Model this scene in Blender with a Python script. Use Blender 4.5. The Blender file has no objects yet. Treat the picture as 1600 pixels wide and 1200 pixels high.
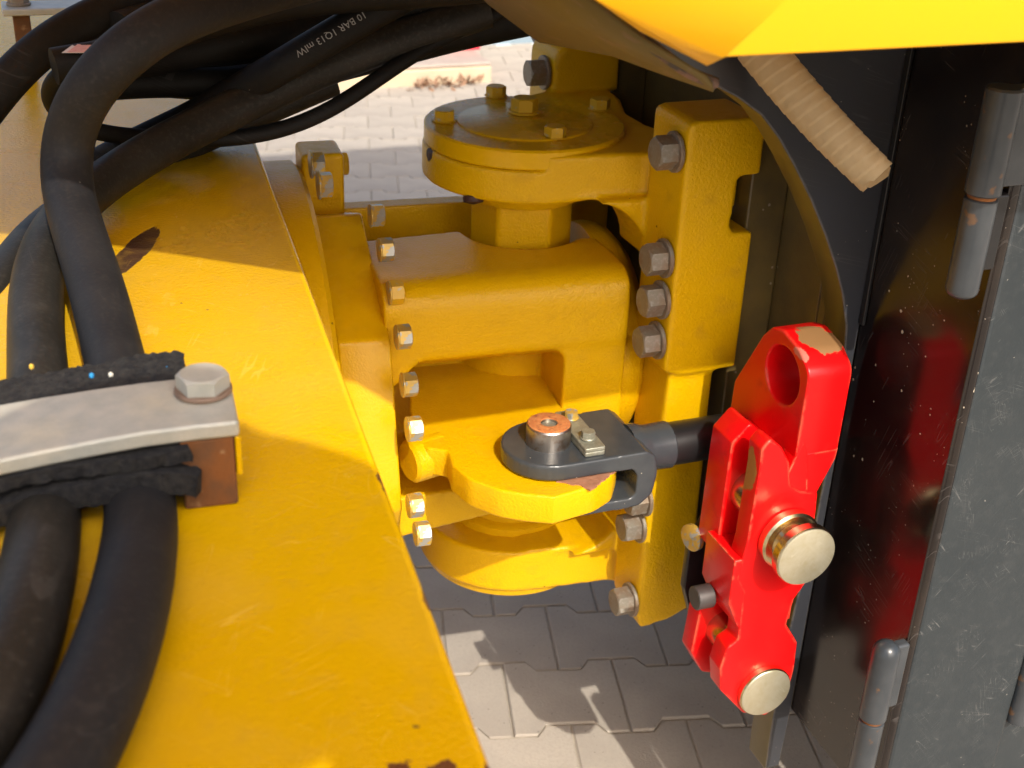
import bpy, bmesh, math, random
from mathutils import Vector, Matrix, noise
random.seed(7)
R = math.radians
sc = bpy.context.scene
col = sc.collection

# ------------------------------------------------------------------ camera
def _v(*a): return Vector(a)
_down = _v(-172, 3908, 2000).normalized()
_up = -_down
_fw = (_v(0, 0, 1) - _up * _up.z).normalized()
_rt = _down.cross(_fw)
_th = R(22)
AX = _rt * math.cos(_th) + _fw * math.sin(_th)      # world axes seen in camera space (x right, y down, z forward)
AY = -_rt * math.sin(_th) + _fw * math.cos(_th)
AZ = _up
CAM = _v(-0.59111349, -1.45888629, 1.5)
def ray(px, py):
    v = _v((px - 800) / 2000, (py - 600) / 2000, 1)
    return _v(AX.dot(v), AY.dot(v), AZ.dot(v))
cd = bpy.data.cameras.new('camera'); cam = bpy.data.objects.new('camera', cd); col.objects.link(cam)
cd.sensor_width = 36; cd.lens = 45; cd.clip_end = 400; cd.clip_start = 0.02
cx = _v(AX.x, AY.x, AZ.x); cy = -_v(AX.y, AY.y, AZ.y); cz = -_v(AX.z, AY.z, AZ.z)
mw = Matrix((cx, cy, cz)).transposed().to_4x4(); mw.translation = CAM
cam.matrix_world = mw
cd.dof.use_dof = True; cd.dof.focus_distance = 1.32; cd.dof.aperture_fstop = 10
sc.camera = cam

# ------------------------------------------------------------------ sky, sun, exposure
w = bpy.data.worlds.new('World'); sc.world = w; w.use_nodes = True
nt = w.node_tree; sky = nt.nodes.new('ShaderNodeTexSky'); sky.sky_type = 'NISHITA'; sky.sun_disc = False
SUN_EL = math.atan(0.93); SUN_AZ = R(0.5)
sky.sun_elevation = SUN_EL; sky.sun_rotation = R(180) - SUN_AZ; sky.air_density = 0.9; sky.dust_density = 5.0; sky.ozone_density = 0.3
bg = nt.nodes['Background']; bg.inputs['Strength'].default_value = 0.15
nt.links.new(sky.outputs[0], bg.inputs[0])
ld = bpy.data.lights.new('sun', 'SUN'); sun = bpy.data.objects.new('sun', ld); col.objects.link(sun)
ld.energy = 2.45; ld.angle = R(0.5); ld.color = (1, 0.94, 0.84)
sun.rotation_euler = (math.pi / 2 - SUN_EL, 0, SUN_AZ); sun.location = (0, -6, 8)
sc.view_settings.view_transform = 'Standard'; sc.view_settings.look = 'None'
sc.view_settings.exposure = 0.80; sc.view_settings.gamma = 1
sc.cycles.max_bounces = 8; sc.cycles.diffuse_bounces = 5; sc.cycles.glossy_bounces = 4
sc.cycles.use_denoising = True
sc.cycles.sample_clamp_indirect = 8

# ------------------------------------------------------------------ unprojection on real planes
FA = R(-4.7)                                           # the front half of the machine is steered by this much
MF = Matrix.Rotation(FA, 4, 'Z'); MFI = MF.inverted()
def P(px, py, ax, val):
    d = ray(px, py); i = 'xyz'.index(ax); s = (val - CAM[i]) / d[i]; return CAM + d * s
def D(px, py, dep): return CAM + ray(px, py) * dep
def Q(px, py, ax, val):                                # same, in the frame of the front half
    d = MFI @ ray(px, py); o = MFI @ CAM; i = 'xyz'.index(ax); s = (val - o[i]) / d[i]; return o + d * s

# ------------------------------------------------------------------ materials
def nd(t, k, **kw):
    n = t.nodes.new(k)
    for a, b in kw.items():
        if a in n.inputs and not hasattr(n, a): n.inputs[a].default_value = b
        else: setattr(n, a, b)
    return n
def mathn(t, op, a, b=None, clamp=False):
    n = t.nodes.new('ShaderNodeMath'); n.operation = op; n.use_clamp = clamp
    for i, x in enumerate((a, b)):
        if x is None: continue
        if isinstance(x, (int, float)): n.inputs[i].default_value = x
        else: t.links.new(x, n.inputs[i])
    return n.outputs[0]
def ramp(t, src, stops):
    n = t.nodes.new('ShaderNodeValToRGB'); e = n.color_ramp.elements
    while len(e) < len(stops): e.new(0.5)
    for i, (p, c) in enumerate(stops):
        e[i].position = p; e[i].color = (c, c, c, 1) if isinstance(c, (int, float)) else tuple(c) + (1,)
    t.links.new(src, n.inputs[0]); return n.outputs[0]
def mixc(t, fac, a, b):
    n = t.nodes.new('ShaderNodeMix'); n.data_type = 'RGBA'
    for i, x in ((0, fac), (6, a), (7, b)):
        if isinstance(x, (int, float)): n.inputs[i].default_value = x
        elif isinstance(x, tuple): n.inputs[i].default_value = x + (1,)
        else: t.links.new(x, n.inputs[i])
    return n.outputs[2]
def noise_n(t, vec, scale, detail=4, rough=0.55, dist=0):
    n = t.nodes.new('ShaderNodeTexNoise'); n.inputs['Scale'].default_value = scale
    n.inputs['Detail'].default_value = detail; n.inputs['Roughness'].default_value = rough; n.inputs['Distortion'].default_value = dist
    t.links.new(vec, n.inputs['Vector']); return n.outputs['Fac']
def mapping(t, vec, loc=(0, 0, 0), rot=(0, 0, 0), scale=(1, 1, 1), kind='TEXTURE'):
    n = t.nodes.new('ShaderNodeMapping'); n.vector_type = kind
    n.inputs['Location'].default_value = loc; n.inputs['Rotation'].default_value = rot; n.inputs['Scale'].default_value = scale
    t.links.new(vec, n.inputs['Vector']); return n.outputs[0]

class Mat:
    """one procedural material: base colour with mottling, edge wear, specks, stains, relief"""
    def __init__(s, name, base, rough=0.4, metal=0.0, spec=0.5, coat=0.0):
        s.m = bpy.data.materials.new(name); s.m.use_nodes = True; s.t = s.m.node_tree
        s.b = s.t.nodes['Principled BSDF']
        s.b.inputs['Metallic'].default_value = metal; s.b.inputs['Specular IOR Level'].default_value = spec
        s.b.inputs['Coat Weight'].default_value = coat; s.b.inputs['Coat Roughness'].default_value = 0.12
        tc = s.t.nodes.new('ShaderNodeTexCoord'); s.vec = tc.outputs['Object']
        rgb = s.t.nodes.new('ShaderNodeRGB'); rgb.outputs[0].default_value = tuple(base) + (1,)
        s.c = rgb.outputs[0]; r = s.t.nodes.new('ShaderNodeValue'); r.outputs[0].default_value = rough; s.r = r.outputs[0]
        s.base = base; s.h = None
    def mottle(s, scale, amount, to=None, lo=0.35, hi=0.7, rough=None):
        f = ramp(s.t, noise_n(s.t, s.vec, scale, 5), [(lo, 0), (hi, 1)])
        f2 = mathn(s.t, 'MULTIPLY', f, amount)
        s.c = mixc(s.t, f2, s.c, tuple(to) if to else tuple(x * 0.6 for x in s.base))
        if rough is not None: s.r = mathn(s.t, 'ADD', s.r, mathn(s.t, 'MULTIPLY', f, rough))
        return s
    def relief(s, scale, strength, detail=3, dist=0.002, rough=0.5):
        n = noise_n(s.t, s.vec, scale, detail, rough)
        b = s.t.nodes.new('ShaderNodeBump'); b.inputs['Strength'].default_value = strength; b.inputs['Distance'].default_value = dist
        s.t.links.new(n, b.inputs['Height'])
        if s.h: s.t.links.new(s.h, b.inputs['Normal'])
        s.h = b.outputs[0]; return s
    def edges(s, to, width=0.003, scale=90, lo=0.45, amount=1.0):
        bv = s.t.nodes.new('ShaderNodeBevel'); bv.samples = 4; bv.inputs['Radius'].default_value = width
        g = s.t.nodes.new('ShaderNodeNewGeometry')
        d = s.t.nodes.new('ShaderNodeVectorMath'); d.operation = 'DOT_PRODUCT'
        s.t.links.new(bv.outputs[0], d.inputs[0]); s.t.links.new(g.outputs['Normal'], d.inputs[1])
        e = mathn(s.t, 'SUBTRACT', 1.0, d.outputs['Value'])
        n = noise_n(s.t, s.vec, scale, 5, 0.65)
        f = mathn(s.t, 'MULTIPLY', ramp(s.t, e, [(0.01, 0), (0.12, 1)]), ramp(s.t, n, [(lo, 0), (lo + 0.07, 1)]))
        s.c = mixc(s.t, mathn(s.t, 'MULTIPLY', f, amount), s.c, tuple(to)); return s
    def specks(s, to, scale, size=0.12, density=0.5, amount=1.0, cluster=None, centre=None, reach=0.1):
        n3 = s.t.nodes.new('ShaderNodeTexNoise'); n3.inputs['Scale'].default_value = scale * 3.5; n3.inputs['Detail'].default_value = 2; s.t.links.new(s.vec, n3.inputs['Vector'])
        wv = s.t.nodes.new('ShaderNodeVectorMath'); wv.operation = 'MULTIPLY_ADD'; wv.inputs[1].default_value = (0.22 / scale,) * 3
        s.t.links.new(n3.outputs['Color'], wv.inputs[0]); s.t.links.new(s.vec, wv.inputs[2])
        v = s.t.nodes.new('ShaderNodeTexVoronoi'); v.inputs['Scale'].default_value = scale; s.t.links.new(wv.outputs[0], v.inputs['Vector'])
        k = s.t.nodes.new('ShaderNodeSeparateColor'); s.t.links.new(v.outputs['Color'], k.inputs[0])
        rad = mathn(s.t, 'MULTIPLY', mathn(s.t, 'POWER', k.outputs[1], 2.0), size)
        f = mathn(s.t, 'MULTIPLY', mathn(s.t, 'LESS_THAN', v.outputs['Distance'], rad), mathn(s.t, 'LESS_THAN', k.outputs[0], density))
        if cluster: f = mathn(s.t, 'MULTIPLY', f, mathn(s.t, 'GREATER_THAN', noise_n(s.t, s.vec, cluster, 2), 0.53))
        if centre:
            d = s.t.nodes.new('ShaderNodeVectorMath'); d.operation = 'DISTANCE'; s.t.links.new(s.vec, d.inputs[0]); d.inputs[1].default_value = centre
            f = mathn(s.t, 'MULTIPLY', f, mathn(s.t, 'LESS_THAN', d.outputs['Value'], mathn(s.t, 'MULTIPLY', noise_n(s.t, s.vec, 40, 3), reach * 2)))
        f = mathn(s.t, 'MULTIPLY', f, amount)
        s.c = mixc(s.t, f, s.c, tuple(to)); s.r = mathn(s.t, 'MAXIMUM', s.r, mathn(s.t, 'MULTIPLY', f, 0.7)); return s
    def scratches(s, to, rots, amount=0.6, fine=160, along=3, width=0.012, plane='y'):
        for i, a0 in enumerate(rots):
            ro = {'x': (a0, 0, 0), 'y': (0, a0, 0), 'z': (0, 0, a0)}[plane]
            sc_ = {'x': (1, along, fine), 'y': (along, 1, fine), 'z': (along, fine, 1)}[plane]
            v = mapping(s.t, s.vec, (i * 0.31, i * 0.17, i * 0.23), ro, (1, 1, 1))
            v = mapping(s.t, v, (0, 0, 0), (0, 0, 0), sc_, 'POINT')
            n = noise_n(s.t, v, 1.0, 0, 0.4)
            a = mathn(s.t, 'ABSOLUTE', mathn(s.t, 'SUBTRACT', n, 0.5))
            line = mathn(s.t, 'LESS_THAN', a, width)
            msk = ramp(s.t, noise_n(s.t, mapping(s.t, s.vec, (i * 1.3, 0, i * 0.7)), 14 + 9 * i, 3), [(0.54, 0), (0.64, 1)])
            s.c = mixc(s.t, mathn(s.t, 'MULTIPLY', mathn(s.t, 'MULTIPLY', line, msk), amount), s.c, tuple(to))
        return s
    def stain(s, to, centre, radii, rot=(0, 0, 0), ragged=0.5, scale=60, rough=None, stretch=(1, 1, 1)):
        """a worn or rusty mark with its own outline; centre and radii in the coordinates of the object"""
        v = mapping(s.t, s.vec, centre, rot, radii)
        L = s.t.nodes.new('ShaderNodeVectorMath'); L.operation = 'LENGTH'; s.t.links.new(v, L.inputs[0])
        nv = mapping(s.t, mapping(s.t, s.vec, (0, 0, 0), rot, (1, 1, 1)), (0, 0, 0), (0, 0, 0), stretch, 'POINT')
        n = noise_n(s.t, nv, scale, 5, 0.65)
        q = mathn(s.t, 'ADD', L.outputs['Value'], mathn(s.t, 'MULTIPLY', mathn(s.t, 'SUBTRACT', n, 0.5), ragged * 2))
        f = ramp(s.t, q, [(0.94, 1), (1.0, 0)])
        s.c = mixc(s.t, f, s.c, tuple(to))
        if rough is not None: s.r = mathn(s.t, 'ADD', s.r, mathn(s.t, 'MULTIPLY', f, rough))
        return s
    def vary(s, amount):
        o = s.t.nodes.new('ShaderNodeObjectInfo')
        s.c = mixc(s.t, mathn(s.t, 'MULTIPLY', o.outputs['Random'], amount), s.c, tuple(x * 0.55 for x in s.base)); return s
    def done(s):
        s.t.links.new(s.c, s.b.inputs['Base Color']); s.t.links.new(s.r, s.b.inputs['Roughness'])
        if s.h: s.t.links.new(s.h, s.b.inputs['Normal'])
        return s.m

YEL = (0.68, 0.39, 0.001); RUST = (0.13, 0.045, 0.018); DARKRUST = (0.045, 0.016, 0.01)
def yellow(name, rough=0.33, bump=0.25, scale=420, extra=None):
    m = Mat(name, YEL, rough, spec=0.24).mottle(7, 0.18, (0.60, 0.34, 0.001)).mottle(40, 0.10, (0.60, 0.34, 0.03), 0.5, 0.75, 0.1)
    m.relief(scale, bump, 2, 0.0012).relief(35, 0.06, 3, 0.004)
    m.specks((0.10, 0.05, 0.01), 55, 0.10, 0.10, 0.8)
    if extra: extra(m)
    m.edges(RUST, 0.0025, 45, 0.66)
    return m.done()
M = {}
M['yellow'] = yellow('yellow_paint', 0.26)
M['yellow_cast'] = yellow('yellow_cast_paint', 0.34, 0.7, 330, lambda m: m.relief(80, 0.12, 3, 0.003).mottle(30, 0.16, (0.34, 0.19, 0.015), 0.56, 0.75, 0.12))
M['gap_shade'] = Mat('painted_gap_shade', (0.05, 0.024, 0.008), 0.6).mottle(40, 0.5).done()  # dark brown painted in place of the shade in the flange gap
M['yellow_hood'] = Mat('yellow_hood_paint', (0.74, 0.36, 0.002), 0.3, spec=0.4).mottle(6, 0.1).relief(200, 0.05, 2, 0.001).done()
M['zinc'] = Mat('zinc_bolt_metal', (0.36, 0.36, 0.33), 0.36, 0.35).mottle(85, 0.9, (0.62, 0.37, 0.01), 0.46, 0.50).mottle(60, 0.4, (0.2, 0.2, 0.17)).done()
M['yellow_bolt'] = Mat('painted_bolt', (0.62, 0.37, 0.008), 0.4).mottle(130, 0.7, (0.45, 0.42, 0.33), 0.62, 0.68).relief(500, 0.15, 2, 0.001).done()
M['worn_bolt'] = Mat('weathered_bolt_steel', (0.25, 0.225, 0.18), 0.5, 0.4).mottle(70, 0.6, (0.22, 0.13, 0.07), 0.42, 0.66).mottle(200, 0.4, (0.42, 0.40, 0.37), 0.55, 0.7).relief(600, 0.2, 2, 0.001).done()
M['black_tinted_reflection'] = Mat('black_frame_tinted_reflection', (0.12, 0.085, 0.026), 0.32, spec=0.5).mottle(30, 0.4, (0.03, 0.028, 0.022)).specks((0.30, 0.26, 0.2), 120, 0.22, 0.3, 0.8, 14).relief(350, 0.2, 2, 0.001).edges((0.18, 0.15, 0.11), 0.002, 120, 0.56, 0.8).done()  # olive base paints in the yellow bracket's reflection on black paint
M['arc_edge_reflection'] = Mat('arc_edge_tinted_reflection', (0.10, 0.072, 0.018), 0.35).mottle(40, 0.4).edges((0.34, 0.29, 0.2), 0.0025, 60, 0.42, 1.0).done()  # olive tone of the cut edge is painted-in yellow reflection; chipped edges are wear
M['arc_paint'] = Mat('blue_black_plate_paint', (0.034, 0.037, 0.046), 0.28).mottle(14, 0.4, (0.035, 0.035, 0.036)).specks((0.42, 0.37, 0.3), 120, 0.24, 0.3, 0.9, 16).edges((0.34, 0.29, 0.2), 0.0025, 60, 0.42, 1.0).scratches((0.12, 0.12, 0.12), [0.3], 0.3, 150, 4).done()
M['gloss'] = Mat('gloss_black_paint', (0.007, 0.005, 0.005), 0.15, spec=0.55).mottle(7, 0.7, (0.028, 0.020, 0.015), 0.45, 0.7, 0.10).specks((0.48, 0.41, 0.31), 120, 0.30, 0.6, 0.85, None, (-0.336, -0.43, 0.58), 0.12).specks((0.36, 0.31, 0.25), 190, 0.2, 0.3, 0.6, 14).scratches((0.10, 0.09, 0.085), [0.3, 1.9], 0.35, 140, 5, 0.01, 'x').relief(18, 0.03, 2, 0.004).done()
M['grey'] = Mat('slate_grey_paint', (0.0215, 0.028, 0.032), 0.45, spec=0.32).mottle(8, 0.5, (0.034, 0.040, 0.043)).mottle(90, 0.3, (0.058, 0.061, 0.062), 0.52, 0.75, 0.1).scratches((0.20, 0.20, 0.19), [0.35, 0.9, 2.3], 0.4, 150, 4, 0.005).scratches((0.13, 0.13, 0.125), [1.3, 2.7], 0.4, 420, 40, 0.015).specks((0.2, 0.19, 0.17), 130, 0.12, 0.15).relief(260, 0.12, 3, 0.001).edges((0.16, 0.11, 0.06), 0.003, 60, 0.5, 0.9).done()
M['hinge'] = Mat('hinge_grey_paint', (0.029, 0.035, 0.041), 0.3, spec=0.5).mottle(25, 0.4, (0.08, 0.085, 0.09)).mottle(55, 0.9, (0.13, 0.07, 0.035), 0.64, 0.70).relief(300, 0.1, 2, 0.001).done()
M['clevis'] = Mat('clevis_grey_paint', (0.034, 0.040, 0.047), 0.26, spec=0.5).mottle(30, 0.3, (0.08, 0.085, 0.085)).specks((0.5, 0.45, 0.35), 110, 0.11, 0.15).relief(250, 0.12, 2, 0.001).edges((0.16, 0.14, 0.10), 0.002, 80, 0.56).done()
M['rod'] = Mat('black_rod_paint', (0.010, 0.010, 0.011), 0.35).done()
M['rust_top'] = Mat('orange_rust', (0.42, 0.13, 0.035), 0.75).mottle(160, 0.7, (0.55, 0.24, 0.08)).mottle(120, 0.7, (0.16, 0.06, 0.03), 0.58, 0.66).relief(400, 0.5, 4, 0.002).done()
M['pin'] = Mat('pin_steel', (0.40, 0.37, 0.34), 0.32, 0.95).mottle(80, 0.7, (0.22, 0.13, 0.07), 0.5, 0.65).done()
M['keeper'] = Mat('keeper_plate_zinc', (0.34, 0.35, 0.29), 0.45, 0.6).mottle(90, 0.6, (0.22, 0.2, 0.14)).mottle(260, 0.5, (0.5, 0.48, 0.4), 0.55, 0.7).relief(350, 0.25, 2, 0.001).done()
M['clampbar'] = Mat('galvanised_clamp_steel', (0.47, 0.46, 0.40), 0.45, 0.2).mottle(22, 0.7, (0.56, 0.51, 0.38), 0.4, 0.62).mottle(70, 0.35, (0.2, 0.24, 0.24)).relief(500, 0.2, 2, 0.001).done()
M['rusty_washer'] = Mat('rusty_washer_steel', (0.24, 0.16, 0.11), 0.6, 0.2).mottle(90, 0.6, (0.14, 0.09, 0.06)).done()
M['spacer'] = Mat('rusty_spacer', (0.20, 0.075, 0.022), 0.8, spec=0.2).mottle(35, 0.8, (0.12, 0.06, 0.03), 0.42, 0.62).mottle(60, 0.7, (0.33, 0.20, 0.10), 0.6, 0.68).relief(250, 0.3, 3, 0.001).done()
M['pad'] = Mat('granulated_rubber', (0.018, 0.018, 0.020), 0.9, spec=0.2).mottle(180, 0.7, (0.05, 0.047, 0.042)).specks((0.5, 0.46, 0.36), 130, 0.12, 0.06).relief(320, 1.0, 4, 0.003, 0.7).done()
def hose_mat(name, base, rough, dust):
    return Mat(name, base, rough, spec=0.2).mottle(9, 0.6, tuple(x * 1.8 + 0.005 for x in base)).mottle(16, dust * 0.5, (0.05, 0.045, 0.038), 0.45, 0.85).mottle(220, dust * 0.5, (0.07, 0.064, 0.055), 0.5, 0.75).specks((0.22, 0.2, 0.17), 110, 0.09, 0.12, 0.7).relief(420, 0.2, 2, 0.0008).scratches((0.16, 0.15, 0.14), [0.5], 0.12, 150, 6).done()
M['hose'] = hose_mat('hose_rubber', (0.013, 0.013, 0.0145), 0.6, 0.4)
M['hose_dusty'] = hose_mat('dusty_hose_rubber', (0.015, 0.014, 0.012), 0.48, 0.8)
M['hose_dark'] = hose_mat('dark_hose_rubber', (0.006, 0.0055, 0.005), 0.6, 0.12)
M['print'] = Mat('white_hose_print', (0.27, 0.265, 0.25), 0.6).done()
M['beige'] = Mat('beige_wrap', (0.45, 0.34, 0.19), 0.6, spec=0.3).mottle(20, 0.5, (0.36, 0.25, 0.13)).mottle(90, 0.3, (0.52, 0.42, 0.27)).relief(200, 0.15, 3, 0.001).done()
M['label_white'] = Mat('label_white', (0.62, 0.6, 0.6), 0.5).done()
M['label_pink'] = Mat('label_pink', (0.62, 0.28, 0.24), 0.5).mottle(300, 0.5, (0.75, 0.55, 0.5)).done()
M['label_bar'] = Mat('label_ink', (0.03, 0.03, 0.035), 0.5).done()
M['concrete'] = Mat('paver_concrete', (0.45, 0.395, 0.33), 0.85, spec=0.25).vary(0.25).mottle(10, 0.35, (0.36, 0.315, 0.265)).mottle(3, 0.4, (0.31, 0.27, 0.23), 0.45, 0.6).mottle(160, 0.4, (0.33, 0.29, 0.25), 0.45, 0.72).specks((0.13, 0.12, 0.11), 140, 0.34, 0.3, 0.6, 9).relief(260, 0.5, 4, 0.002).done()
M['sand'] = Mat('joint_sand', (0.40, 0.35, 0.28), 0.95).mottle(60, 0.5).relief(300, 0.5, 3, 0.003).done()
M['kerb'] = Mat('cream_concrete', (0.58, 0.46, 0.32), 0.85).mottle(12, 0.3).relief(120, 0.4, 4, 0.003).done()
M['kerb_top'] = Mat('pinkish_concrete', (0.40, 0.33, 0.28), 0.85).mottle(20, 0.3).done()
M['leaf'] = Mat('dry_leaf', (0.30, 0.17, 0.10), 0.8).vary(0.5).done()
M['red_plastic'] = Mat('red_plastic', (0.70, 0.03, 0.06), 0.5).done()
M['blue_steel'] = Mat('blue_grey_steel', (0.22, 0.30, 0.36), 0.5).mottle(6, 0.3).done()
M['white_paint'] = Mat('white_painted_kerb', (0.75, 0.74, 0.7), 0.7).done()
M['gold'] = Mat('yellow_zinc_pin', (0.62, 0.50, 0.27), 0.24, 1.0).mottle(45, 0.45, (0.60, 0.56, 0.42)).mottle(120, 0.3, (0.45, 0.33, 0.12), 0.5, 0.7).relief(700, 0.06, 2, 0.0006).done()
M['silver'] = Mat('dull_zinc_face', (0.50, 0.46, 0.33), 0.38, 0.7).mottle(160, 0.5, (0.42, 0.36, 0.2)).mottle(60, 0.4, (0.58, 0.57, 0.48)).scratches((0.72, 0.7, 0.6), [0.8, 2.2], 0.4, 200, 10).done()
M['dark_peg'] = Mat('dark_peg_steel', (0.085, 0.08, 0.08), 0.45, 0.6).mottle(60, 0.4, (0.13, 0.12, 0.11)).done()
M['tyre'] = Mat('tyre_rubber', (0.02, 0.02, 0.02), 0.8).done()
M['cloth'] = Mat('dark_cloth', (0.05, 0.06, 0.09), 0.9).done()
M['skin'] = Mat('skin', (0.45, 0.26, 0.18), 0.55).done()
M['hat'] = Mat('shade_hat_plastic', (0.6, 0.58, 0.52), 0.4).done()

# ------------------------------------------------------------------ building helpers
def tag(o, label=None, cat=None, group=None, kind=None):
    for k, v in (('label', label), ('category', cat), ('group', group), ('kind', kind)):
        if v: o[k] = v
    return o
def thing(name, loc, label, cat, group=None):
    o = bpy.data.objects.new(name, None); o.empty_display_size = 0.05; col.objects.link(o); o.location = loc
    o['_l'] = tuple(loc); return tag(o, label, cat, group)
def rootloc(o):
    return Vector(o['_l'])
def mk(name, src, mat, parent=None, T=None, bevel=0, seg=3, angle=35, kind=None, smooth=True):
    """link world-space geometry as ONE mesh object; under a parent it is stored relative to the thing's base"""
    if isinstance(src, bmesh.types.BMesh):
        me = bpy.data.meshes.new(name); bmesh.ops.recalc_face_normals(src, faces=src.faces); src.to_mesh(me); src.free()
    else: me = src; me.name = name
    if T: me.transform(T)
    if parent: base = rootloc(parent)
    else:
        vs = [v.co for v in me.vertices]
        base = Vector([(min(v[i] for v in vs) + max(v[i] for v in vs)) / 2 for i in (0, 1)] + [min(v.z for v in vs)])
    me.transform(Matrix.Translation(-base))
    me.materials.clear()
    for m_ in (mat if isinstance(mat, list) else [mat]): me.materials.append(m_)
    o = bpy.data.objects.new(name, me); col.objects.link(o); o['_l'] = tuple(base)
    if parent: o.parent = parent
    else: o.location = base
    if smooth:
        for p in me.polygons: p.use_smooth = True
        me.set_sharp_from_angle(angle=R(angle))
    if bevel:
        b = o.modifiers.new('edge', 'BEVEL'); b.width = bevel; b.segments = seg; b.limit_method = 'ANGLE'; b.angle_limit = R(30); b.harden_normals = True
    if kind: o['kind'] = kind
    return o
def box(bm, x0, x1, y0, y1, z0, z1):
    v = [bm.verts.new((x, y, z)) for x in (x0, x1) for y in (y0, y1) for z in (z0, z1)]
    for f in ((0, 1, 3, 2), (4, 6, 7, 5), (0, 4, 5, 1), (2, 3, 7, 6), (0, 2, 6, 4), (1, 5, 7, 3)): bm.faces.new([v[i] for i in f])
def frame_of(d):
    d = d.normalized(); u = d.cross(_v(0, 0, 1)) if abs(d.z) < 0.9 else d.cross(_v(1, 0, 0)); u.normalize(); return u, d.cross(u)
def lathe(bm, p, d, prof, n=40, caps=True):
    """profile [(radius, height)] turned about the axis through p along d"""
    d = d.normalized(); u, v = frame_of(d); rings = []
    for r, h in prof:
        if r < 1e-6: rings.append([bm.verts.new(p + d * h)])
        else: rings.append([bm.verts.new(p + d * h + (u * math.cos(2 * math.pi * i / n) + v * math.sin(2 * math.pi * i / n)) * r) for i in range(n)])
    for a, b in zip(rings, rings[1:]):
        for i in range(n):
            j = (i + 1) % n
            if len(a) == 1 and len(b) == 1: continue
            if len(a) == 1: bm.faces.new((a[0], b[j], b[i]))
            elif len(b) == 1: bm.faces.new((a[i], a[j], b[0]))
            else: bm.faces.new((a[i], a[j], b[j], b[i]))
    for rg in (rings[0], rings[-1]):
        if len(rg) > 1 and caps: bm.faces.new(rg)
def cyl(bm, p0, p1, r, n=40, ch=0.0015):
    h = (p1 - p0).length
    lathe(bm, p0, p1 - p0, [(r - ch, 0), (r, ch), (r, h - ch), (r - ch, h)], n)
def prism(bm, pts, vec):
    a = [bm.verts.new(p) for p in pts]; b = [bm.verts.new(p + vec) for p in pts]; n = len(a)
    bm.faces.new(a); bm.faces.new(b[::-1])
    for i in range(n): bm.faces.new((a[i], b[i], b[(i + 1) % n], a[(i + 1) % n]))
def rounded(pts, rad, n=5):
    """round the corners of a closed outline; rad one number or one per corner"""
    out = []; N = len(pts)
    for i, p in enumerate(pts):
        r = rad[i] if isinstance(rad, (list, tuple)) else rad
        a = pts[i - 1] - p; b = pts[(i + 1) % N] - p
        if r <= 0 or a.length < 1e-6 or b.length < 1e-6: out.append(p.copy()); continue
        ang = a.angle(b)
        if ang > 3.0: out.append(p.copy()); continue
        t = min(r / math.tan(ang / 2), a.length * 0.49, b.length * 0.49)
        s = p + a.normalized() * t; e = p + b.normalized() * t
        for k in range(n + 1):
            f = k / n; out.append(s * (1 - f) ** 2 + p * 2 * f * (1 - f) + e * f * f)
    return out
def slab(pts, vec, holes=(), bev=0.002):
    """a plate of real thickness from a 3-D outline (with holes): outline lies on its visible face, vec is its thickness; edges eased"""
    n = vec.normalized(); u = (pts[1] - pts[0]).normalized(); u = (u - n * u.dot(n)).normalized(); v = n.cross(u); o = pts[0]; h = vec.length
    cu = bpy.data.curves.new('outline', 'CURVE'); cu.dimensions = '2D'; cu.fill_mode = 'BOTH'
    for loop in [pts] + list(holes):
        s = cu.splines.new('POLY'); s.points.add(len(loop) - 1); s.use_cyclic_u = True
        for q, p in zip(s.points, loop): d = p - o; q.co = (d.dot(u), d.dot(v), 0, 1)
    cu.extrude = h / 2 - bev; cu.bevel_depth = bev; cu.bevel_resolution = 2; cu.offset = -bev
    ob = bpy.data.objects.new('outline', cu); col.objects.link(ob)
    dg = bpy.context.evaluated_depsgraph_get()
    me = bpy.data.meshes.new_from_object(ob.evaluated_get(dg))
    bpy.data.objects.remove(ob); bpy.data.curves.remove(cu)
    m = Matrix((u, v, n)).transposed().to_4x4(); m.translation = o + n * (h / 2)
    me.transform(m); return me
def circle(c, d, r, n=40, a0=0):
    u, v = frame_of(d); return [c + (u * math.cos(a0 + 2 * math.pi * i / n) + v * math.sin(a0 + 2 * math.pi * i / n)) * r for i in range(n)]
def casting(bm, voxel=0.0035, it=6):
    """fuse overlapping solids into one continuous skin with soft cast fillets"""
    me = bpy.data.meshes.new('cast'); bmesh.ops.recalc_face_normals(bm, faces=bm.faces); bm.to_mesh(me); bm.free()
    ob = bpy.data.objects.new('cast', me); col.objects.link(ob)
    r = ob.modifiers.new('r', 'REMESH'); r.mode = 'VOXEL'; r.voxel_size = voxel
    s = ob.modifiers.new('s', 'SMOOTH'); s.factor = 0.5; s.iterations = it
    dg = bpy.context.evaluated_depsgraph_get(); out = bpy.data.meshes.new_from_object(ob.evaluated_get(dg))
    bpy.data.objects.remove(ob); bpy.data.meshes.remove(me); return out
def join(*mes):
    bm = bmesh.new()
    for m_ in mes: bm.from_mesh(m_)
    return bm
_hex = {}
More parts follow.
